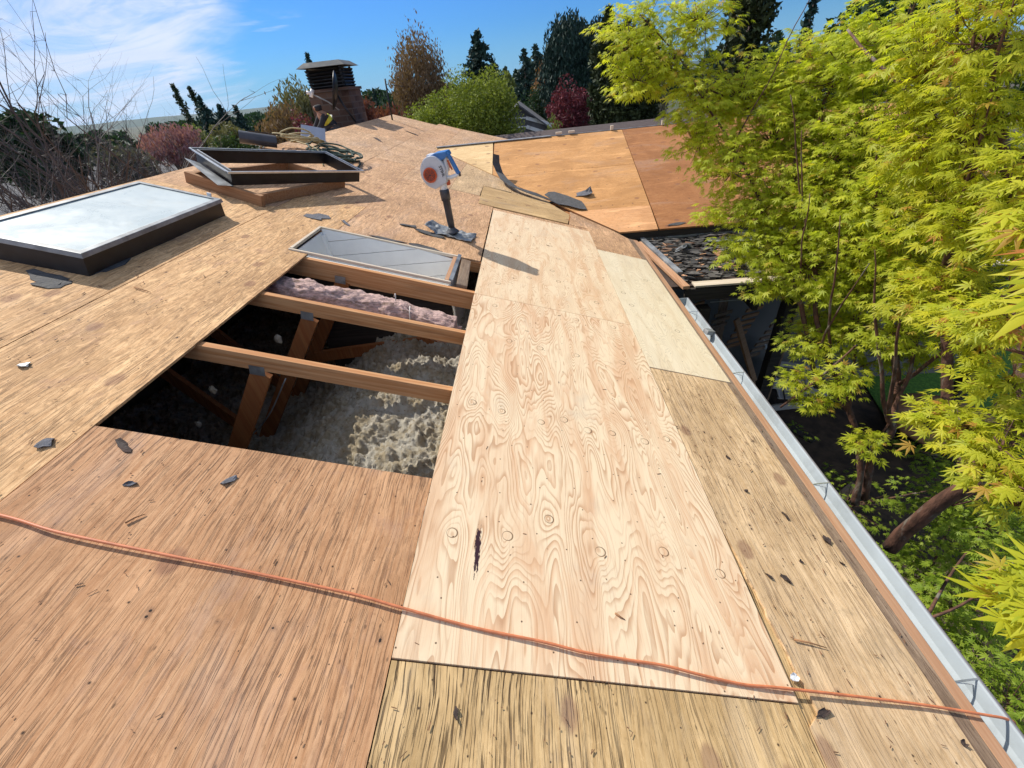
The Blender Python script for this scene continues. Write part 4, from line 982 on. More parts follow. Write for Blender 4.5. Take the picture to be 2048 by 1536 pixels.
gr_ = lambda ids, q: [(J[i][0], J[i][1], J[i][2], (J[i][3][0]+q, J[i][3][1]+q) if isinstance(J[i][3], tuple) else J[i][3]+q) for i in ids]
skinned('trousers', gr_([0, 15, 16, 17, 19, 20, 21], .012), [(0,1),(1,2),(2,3),(0,4),(4,5),(5,6)], M['cloth'], pe)
skinned('hooded_top', gr_([0, 1, 2, 3, 7, 8, 9, 11, 12, 13], .013), [(0,1),(1,2),(2,3),(3,4),(4,5),(5,6),(3,7),(7,8),(8,9)], M['jacket'], pe)
skinned('hood', [(-.095, 0, .53, .07), (-.12, 0, .60, (.10, .09)), (-.125, 0, .66, (.095, .09))], [(0,1),(1,2)], M['jacket'], pe)
skinned('vest', gr_([1, 2], .026) + [(-.07, 0, .475, (.152, .108))], [(0,1),(1,2)], M['vest'], pe)
b = MB(); b.box((.09, 0, .44), (.012, .20, .05), (0, .4, 0)); b.build('reflective_patch', M['reflect'], pe, bevel=.004)

# =====================================================================
#  PORCH with stripped roof, litter, chairs below
# =====================================================================
po = empty('porch', (3.6, 4.5, GZ), 'low porch between house and wing, its flat roof stripped and strewn with torn shingles', 'porch')
def pw_(b, nm, m, bev=0):
    o = b.build(nm, M[m], bevel=bev); return wpar(o, po)
b = MB(); b.box((3.75, 4.52, -.66), (3.9, 1.55, .03)); pw_(b, 'roof_board', 'bark')
b = MB(); b.bar((1.93, 5.27, -.60), (5.7, 5.27, -.60), .10, .03); b.bar((1.90, 5.22, -.595), (2.02, 3.95, -.595), .06, .05); pw_(b, 'metal_edge', 'galv', .004)
b = MB(); b.bar((1.83, 5.1, -.60), (1.98, 3.6, -.60), .07, .035); pw_(b, 'side_board', 'edgeboard', .004)
b = MB(); b.bar((2.1, 3.74, -.635), (5.6, 3.72, -.635), .12, .02); pw_(b, 'front_board', 'creamwood', .003)
b = MB(); b.bar((2.0, 3.69, -.72), (5.7, 3.67, -.72), .04, .13); pw_(b, 'beam', 'darkwood')
for x in (2.75, 3.5, 4.3, 5.1): b = MB(); b.bar((x, 3.65, -.86), (x, 5.3, -.80), .05, .16); pw_(b, 'joist', 'darkwood')
for x in (2.25, 3.15, 5.5): b = MB(); b.box((x, 3.75, GZ+1.15), (.12, .12, 2.3)); pw_(b, 'post', 'darkwood', .005)
b = MB(); b.bar((2.3, 3.72, -.84), (2.9, 3.66, -.80), .008, .008); b.bar((2.72, 3.66, -.72), (2.85, 3.62, -.66), .006, .006); pw_(b, 'wire_hook', 'galv')
# litter of shingle on the porch roof
rr = random.Random(21); b = MB()
for k in range(1500):
    x = 2.0 + 3.3*rr.random()**1.2; y = rr.uniform(3.83, 5.2); w = rr.uniform(.05, .19); h = w*rr.uniform(.3, .8); a = rr.uniform(0, pi)
    n = 5; pts = [(x + cos(a+2*pi*j/n)*w/2*rr.uniform(.6, 1.2), y + sin(a*0+2*pi*j/n)*h/2*rr.uniform(.6, 1.2)) for j in range(n)]
    z = -.642 + rr.uniform(0, .05); tilt = [rr.uniform(-.008, .02) for _ in pts]
    vs = [(px, py, z+t) for (px, py), t in zip(pts, tilt)] + [(px, py, z+t+.005) for (px, py), t in zip(pts, tilt)]
    b.add(vs, [tuple(range(n))[::-1], tuple(range(n, 2*n))] + [(i, (i+1) % n, (i+1) % n+n, i+n) for i in range(n)])
o = b.build('shingle_rubble', M['rubble'] if 'rubble' in M else M['paper'], fix=False); tag(o, 'torn dark shingle rubble covering the porch roof', 'rubble', kind='stuff')
b = MB()
for k in range(70):
    x = 2.0 + 3.0*rr.random()**1.3; y = rr.uniform(3.8, 5.2); L = rr.uniform(.03, .12)
    b.box((x, y, -.60+rr.uniform(0, .02)), (L, rr.uniform(.008, .025), .006), (rr.uniform(-.3, .3), rr.uniform(-.3, .3), rr.uniform(0, pi)))
tag(b.build('wood_chips', M['edgeboard'], fix=False), 'pale wood chips among the shingle rubble', 'wood chips', kind='stuff')
b = MB(); b.bar((2.62, 4.86, -.565), (3.75, 4.55, -.54), .075, .012); b.bar((2.62, 4.90, -.56), (3.75, 4.59, -.535), .008, .035); tag(b.build('metal_trim', M['galv'], bevel=.002), 'long straight galvanised trim lying on the porch roof', 'metal trim')
o = scrap('crumpled_flashing', 0, 0, .26, .10, .3, 55, 'galv', 'crumpled bright flashing end on the porch roof', 'metal flashing', None, curl=.05, rag=.4); o.location = (2.28, 4.72, -.60); o.rotation_euler = (0, 0, .5)
b = MB(); b.box((0, 0, 0), (.10, .26, .015)); o = b.build('wood_block', M['curbwood'], loc=(2.62, 4.38, -.585), rot=(0.05, 0, .1), bevel=.003); tag(o, 'reddish wood piece lying across the porch rubble', 'wood piece')

# white slatted garden chair and dark things below
def slat_chair(x, y, rz, m, label):
    c = empty('garden_chair', (x, y, GZ), label, 'garden chair', 'slatted chairs beside the porch', rot=(0, 0, rz))
    for k in range(5): b = MB(); b.bar((-.22+k*.11, .18, .32), (-.26+k*.13, .52, 1.02), .08, .018, up=(0, -1, .4)); b.build('back_slat', M[m], c)
    b = MB(); 
    for k in range(5): b.bar((-.26, -.22+k*.1, .38-k*.012), (.26, -.22+k*.1, .38-k*.012), .08, .018)
    b.build('seat', M[m], c)
    for s_ in (-1, 1):
        b = MB(); b.bar((s_*.32, -.32, .56), (s_*.32, .42, .58), .12, .02); b.build('armrest', M[m], c)
        b = MB(); b.bar((s_*.29, -.24, 0), (s_*.29, -.24, .55), .03, .09); b.build('leg', M[m], c)
        b = MB(); b.bar((s_*.29, -.25, .36), (s_*.29, .55, .05), .03, .10); b.build('leg', M[m], c)
slat_chair(4.2, 6.0-1.3, R_(70), 'siding', 'white slatted garden chair nearest the porch posts'); slat_chair(3.3, 3.5, R_(30), 'darkwood', 'dark slatted garden chair below the gutter')
ta = empty('fire_pit', (5.6, 3.75, GZ), 'round dark fire pit with a wide rim at the edge of the lawn', 'fire pit')
b = MB(); b.lathe([(.30, 0), (.36, .05), (.38, .36), (.36, .38)], (0, 0, 0), 28); b.build('bowl', M['darkwood'], ta)
b = MB(); b.lathe([(.30, .37), (.62, .38), (.63, .41), (.30, .41), (.28, .35), (.05, .30)], (0, 0, 0), 36, caps=False); b.build('rim', M['curbwood'], ta)

# planks and stakes leaning in the shade below the porch
rr = random.Random(31)
for i, (x, y, a, L, lab) in enumerate([(2.6, 4.3, .5, 2.2, 'long grey plank leaning under the porch, nearest the house wall'), (2.9, 4.6, -.35, 2.0, 'second grey plank leaning under the porch'), (3.3, 4.2, .7, 1.8, 'short weathered plank propped by the porch post'), (3.7, 4.5, -.6, 2.1, 'plank leaning towards the maple stems under the porch'), (2.3, 3.2, 1.2, 1.6, 'plank lying on the mulch below the gutter end'), (3.6, 2.7, -1.0, 1.5, 'weathered board lying on the mulch by the fire pit')]):
    b = MB(); b.box((0, 0, 0), (.11, L, .03)); b.box((.15, .05, -.02), (.06, L*.8, .03), (0, .2, .04)) if False else None
    low = i >= 4; o = b.build('plank', M['stainedge'] if i % 2 else M['curbwood'], loc=(x, y, GZ+(.05 if low else .9)), rot=(0 if low else R_(62), 0, a), bevel=.003)
    tag(o, lab, 'plank', 'loose planks below the porch')
for i in range(5):
    x = 2.25 + i*.28; b = MB()
    for k in range(7): b.bar((0, 0, k*.11), (.26, .02, k*.11+.02), .02, .05)
    o = b.build('lattice_shutter', M['curbwood'] if i % 2 else M['stainedge'], loc=(x, 5.15-.12*i, GZ+1.0+.1*(i % 2)), rot=(.25, .1*i-.2, .1*i))
    tag(o, ['leftmost', 'second', 'third', 'fourth', 'rightmost'][i] + ' slatted wooden panel stacked against the wing wall', 'slatted panel', 'slatted panels under the porch')
# =====================================================================
#  MAPLES
LOBE_A = [(1.43, 4.3, 1.52, 0.3, 0.3), (1.71, 4.13, 1.32, 0.32, 0.3), (1.45, 4.09, 1.2, 0.24, 0.2), (1.98, 4.26, 1.57, 0.34, 0.21), (2.32, 4.03, 1.05, 0.35, 0.3), (1.97, 3.95, 1.02, 0.3, 0.26), (2.6, 3.9, 1.03, 0.29, 0.25), (2.77, 3.93, 1.22, 0.25, 0.2), (1.98, 3.84, 0.72, 0.26, 0.24), (2.23, 3.63, 0.53, 0.34, 0.32), (2.55, 3.7, 0.72, 0.36, 0.34), (2.73, 3.61, 0.92, 0.36, 0.32), (2.91, 3.5, 1.16, 0.37, 0.33), (2.98, 3.22, 1.3, 0.37, 0.3), (2.79, 3.34, 0.6, 0.37, 0.35), (2.95, 3.12, 0.8, 0.38, 0.32), (2.36, 3.35, 0.18, 0.26, 0.21), (2.02, 3.39, 0.18, 0.13, 0.08), (2.54, 3.37, 0.32, 0.33, 0.29), (2.76, 3.12, 0.2, 0.36, 0.32), (2.46, 3.08, -0.04, 0.25, 0.21), (2.19, 3.21, -0.06, 0.17, 0.12), (2.69, 2.93, -0.14, 0.32, 0.24), (2.43, 2.97, -0.3, 0.21, 0.13), (2.87, 2.93, 0.41, 0.37, 0.29), (2.87, 2.68, 0.08, 0.37, 0.29), (2.95, 2.62, 0.37, 0.34, 0.27), (3.03, 2.42, 0.01, 0.31, 0.24), (2.89, 2.67, -0.26, 0.31, 0.16), (2.98, 2.2, -0.37, 0.28, 0.14), (2.93, 2.51, -0.57, 0.24, 0.12), (2.67, 2.58, -0.68, 0.16, 0.12), (2.66, 2.09, -0.71, 0.11, 0.1), (2.41, 2.22, -0.78, 0.1, 0.06), (2.49, 2.09, -0.91, 0.08, 0.05), (2.73, 1.74, -1.04, 0.09, 0.08), (2.86, 2.82, -0.63, 0.21, 0.13)]
LOBE_B = [(2.58, 2.28, 1.17, 0.27, 0.28), (2.51, 1.95, 1.26, 0.24, 0.24), (2.64, 2.23, 0.83, 0.27, 0.26), (2.58, 1.89, 0.93, 0.26, 0.26), (2.53, 1.52, 0.74, 0.19, 0.19), (2.73, 2.02, 0.54, 0.26, 0.23), (2.58, 1.61, 0.53, 0.19, 0.14), (2.62, 1.71, 0.1, 0.2, 0.11), (2.39, 1.23, 0.19, 0.14, 0.11), (2.29, 1.04, 0.36, 0.14, 0.12), (2.27, 0.91, -0.11, 0.13, 0.07), (2.26, 0.76, -0.08, 0.12, 0.11), (2.31, 1.02, -0.18, 0.06, 0.06), (2.22, 0.63, -0.14, 0.09, 0.11), (2.44, 1.01, 0.04, 0.11, 0.08), (2.71, 1.76, 0.16, 0.22, 0.11)]
LOBE_N = [(1.24, 0.2, 0.92, 0.06, 0.06), (1.4, -0.05, 0.26, 0.06, 0.05)]
LOBE_C = [(3.3, 1.36, -2.1, 0.27, 0.19), (3.33, 1.11, -1.99, 0.32, 0.25), (3.26, 1.03, -2.33, 0.22, 0.18), (3.18, 0.76, -2.06, 0.26, 0.23), (3.07, 0.49, -1.91, 0.23, 0.26), (3.4, 1.56, -2.17, 0.12, 0.08), (3.09, 0.92, -1.23, 0.17, 0.26), (3.68, 1.49, -1.94, 0.34, 0.23), (2.94, 0.25, -2.03, 0.14, 0.14), (3.74, 1.77, -1.82, 0.32, 0.24), (3.51, 1.4, -1.49, 0.24, 0.21)]
STEM_A = [[(3.065, 1.901, -1.939, 0.045), (3.053, 1.988, -1.649, 0.04), (2.943, 2.234, -1.167, 0.035), (2.808, 2.48, -0.831, 0.03), (2.726, 2.667, -0.561, 0.028), (2.729, 2.908, -0.199, 0.024), (2.657, 3.19, 0.152, 0.02), (2.617, 3.443, 0.599, 0.015), (2.649, 3.654, 0.994, 0.008)], [(2.943, 2.234, -1.167, 0.03), (2.77, 2.446, -0.994, 0.03), (2.709, 2.556, -0.837, 0.028), (2.633, 2.851, -0.402, 0.027), (2.486, 3.059, -0.08, 0.024), (2.351, 3.468, 0.355, 0.02), (2.196, 3.647, 0.649, 0.016), (1.967, 3.948, 1.015, 0.012), (1.785, 4.11, 1.311, 0.01), (1.451, 4.347, 1.657, 0.006)], [(3.056, 1.837, -1.794, 0.04), (2.982, 1.916, -1.298, 0.04), (2.995, 1.903, -1.081, 0.04), (3.073, 2.11, -0.827, 0.038), (3.063, 2.395, -0.435, 0.032), (2.975, 2.73, -0.014, 0.028), (2.88, 3.047, 0.387, 0.022), (2.759, 3.478, 0.825, 0.016), (2.925, 3.495, 1.213, 0.01)], [(2.291, 2.117, -0.989, 0.012), (2.502, 2.148, -0.774, 0.013), (2.773, 2.25, -0.543, 0.01)]]
STEM_B = [[(2.757, 1.258, -1.559, 0.07), (2.742, 1.194, -1.124, 0.065), (2.754, 1.092, -0.696, 0.06), (2.758, 1.086, -0.401, 0.055), (2.74, 1.28, 0.0, 0.05), (2.681, 1.652, 0.596, 0.035), (2.627, 1.98, 1.077, 0.02)], [(2.754, 1.092, -0.696, 0.05), (2.932, 1.52, -0.695, 0.045), (2.883, 1.73, -0.281, 0.04), (2.797, 1.89, 0.1, 0.035), (2.732, 1.884, 0.493, 0.03), (2.706, 2.044, 0.754, 0.022), (2.606, 2.629, 1.085, 0.016), (2.564, 3.129, 1.331, 0.01)], [(2.926, 1.528, -0.7, 0.016), (3.099, 1.469, -1.001, 0.014), (3.149, 1.399, -1.314, 0.01)]]
def leaf_template():
    """seven pointed lobes round the petiole end; tip lobe along +x, unit length"""
    V = [(0, 0, 0)]; T = []
    for a, L, w in ((0, 1.0, .17), (.62, .88, .15), (-.62, .88, .15), (1.25, .66, .12), (-1.25, .66, .12), (2.0, .36, .08), (-2.0, .36, .08)):
        ca, sa = cos(a), sin(a); i = len(V)
        for px, py, pz in ((.42*L, w*.62, .0), (.42*L, -w*.62, .0), (L, 0, -.16*L), (.46*L, 0, .035)):
            V.append((px*ca - py*sa, px*sa + py*ca, pz))
        T += [(0, i+3, i), (0, i+1, i+3), (i, i+3, i+2), (i+3, i+1, i+2)]
    return np.array(V, np.float32), np.array(T, np.int32)
LV, LT = leaf_template()
def leaves(name, pos, dirs, nrm, size, m, parent):
    pos = np.array(pos, np.float32); X = np.array(dirs, np.float32); Z = np.array(nrm, np.float32); s = np.array(size, np.float32)
    X /= np.linalg.norm(X, axis=1)[:, None]; Z -= X*(X*Z).sum(1)[:, None]; Z /= np.linalg.norm(Z, axis=1)[:, None]; Y = np.cross(Z, X)
    V = LV[None, :, :]*s[:, None, None]
    P = pos[:, None, :] + V[..., 0:1]*X[:, None, :] + V[..., 1:2]*Y[:, None, :] + V[..., 2:3]*Z[:, None, :]
    n = len(pos); T = LT[None] + (np.arange(n)*len(LV))[:, None, None]
    return tri_mesh(name, P.reshape(-1, 3), T.reshape(-1, 3), m, parent)
def maple(name, stems, lobes, label, lm, base, dens=1.0, lsize=.052, seed=1, group=None, cat='tree', bark='bark_red'):
    rg = np.random.default_rng(seed); rr = random.Random(seed)
    t = empty(name, base, label, cat, group)
    tb = MB(); knots = []
    stems = list(stems)
    if name == 'maple_tree':      # slim upright leaders that show between the leaves
        for st in list(stems)[:3]:
            for q in range(5):
                k = rr.randint(2, max(2, len(st)-3)); a_ = Vector(st[k][:3]); az = rr.uniform(0, 2*pi); L = rr.uniform(.7, 1.3)
                d_ = Vector((cos(az)*.45, sin(az)*.45, 1)).normalized()
                stems.append([(*a_, st[k][3]*.6), (*(a_+d_*L*.35), st[k][3]*.45), (*(a_+d_*L*.7+Vector((0, 0, .06))), st[k][3]*.3), (*(a_+d_*L+Vector((0, 0, .15))), .003)])
    for st in stems:
        pts = spline([s_[:3] for s_ in st], 5); rad = np.interp(np.linspace(0, 1, len(pts)), np.linspace(0, 1, len(st)), [s_[3] for s_ in st])
        pts = [p + Vector((noise.noise(p*4)*.02, noise.noise(p*4+Vector((9, 0, 0)))*.02, 0)) for p in pts]
        tb.tube(pts, list(rad), 8); knots += [(p, r) for p, r in zip(pts, rad)]
    P, X, Z, Sz = [], [], [], []; br = MB()
    for (x, y, z, a, h, *q_) in lobes:
        sc_ = q_[0] if q_ else 1
        c = Vector((x, y, z))
        near = min(knots, key=lambda q: (q[0]-c).length + .6*max(0, q[0].z-c.z))
        hub = c - Vector((0, 0, h*.3))
        mid = near[0].lerp(hub, .5) + Vector((rr.uniform(-.05, .05), rr.uniform(-.05, .05), -.03))
        L = (near[0]-c).length
        br.tube(spline([near[0], mid, hub, hub + (hub-mid).normalized()*h*.5], 4), [max(.003, .007+.004*L)*(1-.06*k) for k in range(13)], 5)
        vol = (a*a*h)**(1/3); ns = int(dens*max(5, 900*a*h + 12)) if len(q_) < 2 else q_[1]
        for k in range(ns):
            d = Vector((rr.gauss(0, 1), rr.gauss(0, 1), rr.gauss(0, 1))); d.normalize(); q = rr.random()**.45
            q *= 1 + .25*noise.noise(Vector((d.x*2+x*3, d.y*2, d.z*2)))
            sp = c + Vector((d.x*a, d.y*a, d.z*h))*q
            if rr.random() < .55: br.tube([hub.lerp(sp, .15), hub.lerp(sp, .6) + Vector((0, 0, -.02)), sp], [.0035, .0022, .0012], 4, cap=False)
            out = Vector((d.x, d.y, d.z*.35 + rr.uniform(-.1, .25))); out.normalize()
            nl_ = rr.randint(7, 12); sr = rr.uniform(.06, .12)*(1 if len(q_) < 2 else .6)
            for j in range(nl_):
                ang = rr.uniform(0, 2*pi); rad_ = sr*rr.random()**.5
                o_ = Vector((cos(ang), sin(ang), 0))
                p = sp + o_*rad_ + Vector((0, 0, rr.uniform(-.03, .02) - rad_*.25)) + out*.02
                if p.x < 1.75 and p.z < .32-.3*p.x + .12: continue
                dr = o_*.8 + out*.7 + Vector((rr.uniform(-.4, .4), rr.uniform(-.4, .4), rr.uniform(-.9, -.05)))
                nn = Vector((rr.gauss(0, .38), rr.gauss(0, .38), 1)) + out*.35
                P.append(p); X.append(dr); Z.append(nn); Sz.append(lsize*sc_*rr.uniform(.5, 1.35))
    o = tb.build('trunk', M[bark]); wpar(o, t)
    o = br.build('branches', M[bark], fix=False); wpar(o, t)
    o = leaves('crown', P, X, Z, Sz, M[lm], None); wpar(o, t)
    return t, len(P)
LOBE_A += [(3.27, 4.11, -0.33, 0.4, 0.37), (3.57, 3.91, -0.1, 0.39, 0.37), (3.86, 3.56, -0.26, 0.37, 0.35), (4.06, 3.25, -0.27, 0.35, 0.33), (3.29, 3.61, -0.63, 0.37, 0.27), (3.59, 3.39, -0.52, 0.37, 0.28), (3.82, 3.06, -0.59, 0.35, 0.22), (3.81, 2.65, -0.41, 0.31, 0.19), (3.24, 4.24, 0.32, 0.37, 0.35), (3.55, 4.05, 0.45, 0.37, 0.33), (3.77, 3.63, 0.36, 0.39, 0.34), (3.78, 3.23, 0.52, 0.34, 0.3), (3.81, 2.65, 0.12, 0.28, 0.28), (3.07, 3.99, -0.54, 0.29, 0.27), (3.11, 3.0, -0.7, 0.31, 0.16), (3.33, 2.56, -0.81, 0.25, 0.14), (3.36, 2.24, -0.58, 0.22, 0.11)]
STEM_A = [[(x, y, z, r*.68) for x, y, z, r in s_] for s_ in STEM_A]
nA = maple('maple_tree', STEM_A, LOBE_A, 'tall lime green maple with slim red stems hiding the end of the brown wing roof', 'leafA', (3.1, 2.0, GZ), 1.0, .050, 1)
LOBE_B = LOBE_B + [(3.5, 1.9, .5, .4, .4), (3.7, 1.3, .2, .42, .4), (3.9, 2.0, 0, .4, .4), (3.4, 1.0, .9, .38, .4), (3.8, 2.4, .7, .4, .4), (3.5, 2.1, 1.4, .38, .4), (4.1, 1.5, -.6, .4, .35), (3.4, 1.0, -.2, .4, .35)] + [(1.13, .0, 1.0, .06, .06, 1.15, 5), (1.68, .53, .87, .11, .08, 1.0, 10), (1.36, -.08, .36, .06, .05, 1.0, 7)]
STEM_B = [[(x, y, z, r*.66) for x, y, z, r in s_] for s_ in STEM_B] + [[(2.75, 1.5, .1, .02), (2.2, .9, .75, .012), (1.62, .53, .87, .006), (1.15, .08, 1.0, .003)], [(2.6, 1.0, -.6, .018), (2.0, .3, .0, .010), (1.4, -.05, .33, .004)]]
nB = maple('maple_tree', STEM_B, LOBE_B, 'yellow green maple with a thick slanting trunk at the right edge', 'leafB', (2.75, 1.3, GZ), 1.0, .052, 2)
nN = maple('maple_branch_spray', [[(2.0, .95, .4, .006), (1.78, .6, .55, .004), (1.62, .36, .62, .003)]] , LOBE_N[:1], 'bright yellow maple leaves very close at the right edge, upper bunch', 'leafN', (2.0, .95, .4), 1.2, .060, 3, 'near bunches of yellow maple leaves', 'branch') if False else None
LOBE_D = [(2.9, 3.0, -2.3, .45, .35), (3.5, 2.4, -2.5, .4, .3), (2.6, 2.2, -2.5, .3, .25), (4.4, 2.2, -2.2, .5, .4), (4.9, 3.0, -2.5, .4, .3)]
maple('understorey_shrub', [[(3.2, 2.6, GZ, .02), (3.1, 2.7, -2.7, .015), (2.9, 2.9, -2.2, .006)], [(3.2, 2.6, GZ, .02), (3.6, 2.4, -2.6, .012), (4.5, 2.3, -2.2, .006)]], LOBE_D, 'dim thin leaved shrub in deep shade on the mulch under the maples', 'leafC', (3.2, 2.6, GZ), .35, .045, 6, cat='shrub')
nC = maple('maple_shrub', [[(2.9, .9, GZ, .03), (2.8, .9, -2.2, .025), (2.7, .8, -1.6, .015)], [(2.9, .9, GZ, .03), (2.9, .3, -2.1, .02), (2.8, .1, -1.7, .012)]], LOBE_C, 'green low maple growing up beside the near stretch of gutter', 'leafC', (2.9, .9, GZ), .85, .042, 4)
print('leaves', nA[1], nB[1], nC[1])

# =====================================================================
#  BACKGROUND TREES
# =====================================================================
def rand_quads(C, s, rg, el=1.0, updir=None):
    """one leaf-clump sized kite per centre"""
    n = len(C); A = rg.normal(size=(n, 3)); A /= np.linalg.norm(A, axis=1)[:, None]
    if updir is not None: A = A*.6 + updir; A /= np.linalg.norm(A, axis=1)[:, None]
    B = rg.normal(size=(n, 3)); B -= A*(A*B).sum(1)[:, None]; B /= np.linalg.norm(B, axis=1)[:, None]
    s = s*rg.uniform(.55, 1.35, n)[:, None]
    V = np.stack([C + A*s*el, C + B*s*.5, C - A*s*el, C - B*s*.5], 1)
    T = np.array([[0, 1, 2], [0, 2, 3]])[None] + (np.arange(n)*4)[:, None, None]
    return V.reshape(-1, 3), T.reshape(-1, 3)
def round_tree(x, y, top, rad, fol, label, seed, name='tree', base=GZ, hfrac=.72, n=5200, s=.10, clumps=46, wisp=.0, bark='bark_grey', group='trees and shrubs beyond the roof', cat='tree', trunk=True):
    rg = np.random.default_rng(seed); H = top-base; hz = H*hfrac/2; cz = top-hz
    t = empty(name, (x, y, base), label, cat, group)
    cc = rg.normal(size=(clumps, 3)); cc /= np.linalg.norm(cc, axis=1)[:, None]; rr_ = rg.uniform(.35, 1, clumps)**.6
    cc = cc*rr_[:, None]*.8; cr = rg.uniform(.20, .42, clumps)
    idx = rg.integers(0, clumps, n); d = rg.normal(size=(n, 3)); d /= np.linalg.norm(d, axis=1)[:, None]
    p = cc[idx] + d*(cr[idx]*rg.uniform(.45, 1.0, n)**.5)[:, None]
    if wisp: p[:, 2] += wisp*np.minimum(.35, rg.exponential(.13, n))*(rg.random(n) < .4)
    if not wisp: p *= np.minimum(1, 1.12/np.maximum(1e-6, np.linalg.norm(p, axis=1)))[:, None]
    C = np.stack([x + p[:, 0]*rad, y + p[:, 1]*rad, cz + p[:, 2]*hz], 1)
    V, T = rand_quads(C, s, rg, 1.0 if not wisp else 1.5, np.array([0, 0, .9]) if wisp else None)
    wpar(tri_mesh('crown', V, T, M['f_'+fol]), t)
    if trunk:
        b = MB(); r0 = .035*H
        b.tube([(x, y, base), (x+.05*rad, y, base+H*.3), (x, y, cz+hz*.3)], [r0, r0*.75, r0*.25], 7)
        for k in range(12):
            c = cc[k]*.85; b.tube([(x, y, base+H*rg.uniform(.15, .5)), (x+c[0]*rad*.5, y+c[1]*rad*.5, cz+c[2]*hz*.4-.1*H*.3), (x+c[0]*rad, y+c[1]*rad, cz+c[2]*hz)], [r0*.4, r0*.22, r0*.06], 5)
        wpar(b.build('trunk', M[bark], fix=False), t)
    return t
def conifer(x, y, top, rad, fol, label, seed, base=GZ, name='fir_tree', power=.85, levels=26, per=13, droop=.35, tip=.12, lean=(0, 0), full=1.0, s=.11, group='conifers beyond the roof', tline=0):
    rg = np.random.default_rng(seed); H = top-base; t = empty(name, (x, y, base), label, 'tree', group); C = []; 
    for i in range(levels):
        f = i/(levels-1); z = base + H*(.06 + .92*f); R = rad*((1-f)**power)*full + rad*.04
        if tline: R = rad*min(1, 3.2*(1-f)**.8)*(.75+.25*f if f < .4 else 1)
        for k in range(per):
            if f > .55 and k % 2: continue
            a = rg.uniform(0, 2*pi); r = R*rg.uniform(.62, 1.12); m_ = max(3, int(r/s*1.6))
            tt = np.linspace(.12, 1, m_); px = x + cos(a)*r*tt + lean[0]*f; py = y + sin(a)*r*tt + lean[1]*f
            pz = z - droop*r*tt**1.3 + .12*r*tt**3 + rg.uniform(-.5, .5)*H/levels
            for q in range(2):
                C.append(np.stack([px + rg.normal(0, s*.45, m_), py + rg.normal(0, s*.45, m_), pz + rg.normal(0, s*.3, m_)], 1))
    zt = np.linspace(top-H*tip, top, 10); C.append(np.stack([x+lean[0]+rg.normal(0, .02, 10), y+lean[1]+rg.normal(0, .02, 10), zt], 1))
    C = np.concatenate(C); V, T = rand_quads(C, s, rg, 1.25)
    wpar(tri_mesh('crown', V, T, M['f_'+fol]), t)
    b = MB(); b.tube([(x, y, base), (x+lean[0], y+lean[1], top-.1)], [.03*H, .004*H], 6); wpar(b.build('trunk', M['bark_grey'], fix=False), t)
    return t
def bare_tree(x, y, base, H, label, seed, spread=.55, m='twig_purple', stems=5, twigs=1.0, r0=.05, depth=4, group='bare trees behind the ridge', cat='tree', blossom=None):
    rr = random.Random(seed); t = empty('bare_tree', (x, y, base), label, cat, group); b = MB(); tips = []
    def grow(p, d, L, r, lev):
        n = 5; pts = [p]; rd = [r]; q = d.copy()
        for k in range(n):
            q = (q + Vector((rr.gauss(0, .14), rr.gauss(0, .14), rr.gauss(.05, .10)))).normalized()
            pts.append(pts[-1] + q*L/n); rd.append(r*(1-.55*(k+1)/n))
        b.tube(pts, rd, 6 if lev == 0 else (4 if lev < 3 else 3), cap=False)
        if lev >= depth: tips.append(pts[-1]); return
        for k in range(int((3 + rr.random()*2)*twigs) + (1 if lev == 0 else 0)):
            i = rr.randint(1, n); az = rr.uniform(0, 2*pi); side = Vector((cos(az), sin(az), rr.uniform(-.1, .5))).normalized()
            nd = (q*rr.uniform(.5, 1.0) + side*rr.uniform(.4, .9)).normalized()
            if nd.z < -.15: nd.z *= -.5
            grow(pts[i], nd, L*rr.uniform(.42, .68), rd[i]*rr.uniform(.5, .75), lev+1)
        # spurs
        for k in range(6): 
            i = rr.randint(1, n); az = rr.uniform(0, 2*pi); sd = Vector((cos(az), sin(az), rr.uniform(-.2, .6)))*rr.uniform(.04, .12)
            b.tube([pts[i], pts[i]+sd], [rd[i]*.35+.001, .0012], 3, cap=False)
    b.tube([(x, y, base), (x+.02, y, base+H*.16)], [r0*1.3, r0], 8)
    for k in range(stems):
        az = 2*pi*k/stems + rr.uniform(-.4, .4); d = Vector((cos(az)*spread, sin(az)*spread, 1)).normalized()
        grow(Vector((x, y, base+H*.14)), d, H*rr.uniform(.5, .66), r0*rr.uniform(.55, .8), 1)
    wpar(b.build('limbs', M[m], fix=False), t)
    if blossom:
        rg = np.random.default_rng(seed); C = np.array([tuple(p) for p in tips]); C = np.repeat(C, 7, 0) + rg.normal(0, .10, (len(C)*7, 3))
        V, T = rand_quads(C, .05, rg); wpar(tri_mesh('blossom', V, T, M[blossom]), t)
    return t
RT, CF = round_tree, conifer
RT(-18.9, 18.0, 2.4, 1.5, 'dkgreen', 'dark evergreen mass at the far left edge behind the bare trees', 11, 'evergreen_tree', n=7000, s=.14)
RT(-16.4, 19.2, .9, 1.2, 'grey', 'grey green bush right of the far left evergreen', 61, 'bush', n=3500, s=.09, cat='bush')
RT(-17.3, 23.5, 1.1, 1.55, 'pink', 'low pink blossoming cherry above the grey roofs', 12, 'cherry_tree', hfrac=.45, n=5200, s=.07, clumps=60, wisp=.5)
CF(-32.9, 48.9, 3.9, .6, 'arb', 'left one of two narrow poplars leaning together on the skyline', 13, name='poplar_tree', power=.5, droop=-.5, lean=(-.3, 0), s=.16)
CF(-32.6, 50.9, 3.7, .6, 'arb', 'right one of two narrow poplars leaning together on the skyline', 14, name='poplar_tree', power=.5, droop=-.5, lean=(-.4, 0), s=.16)
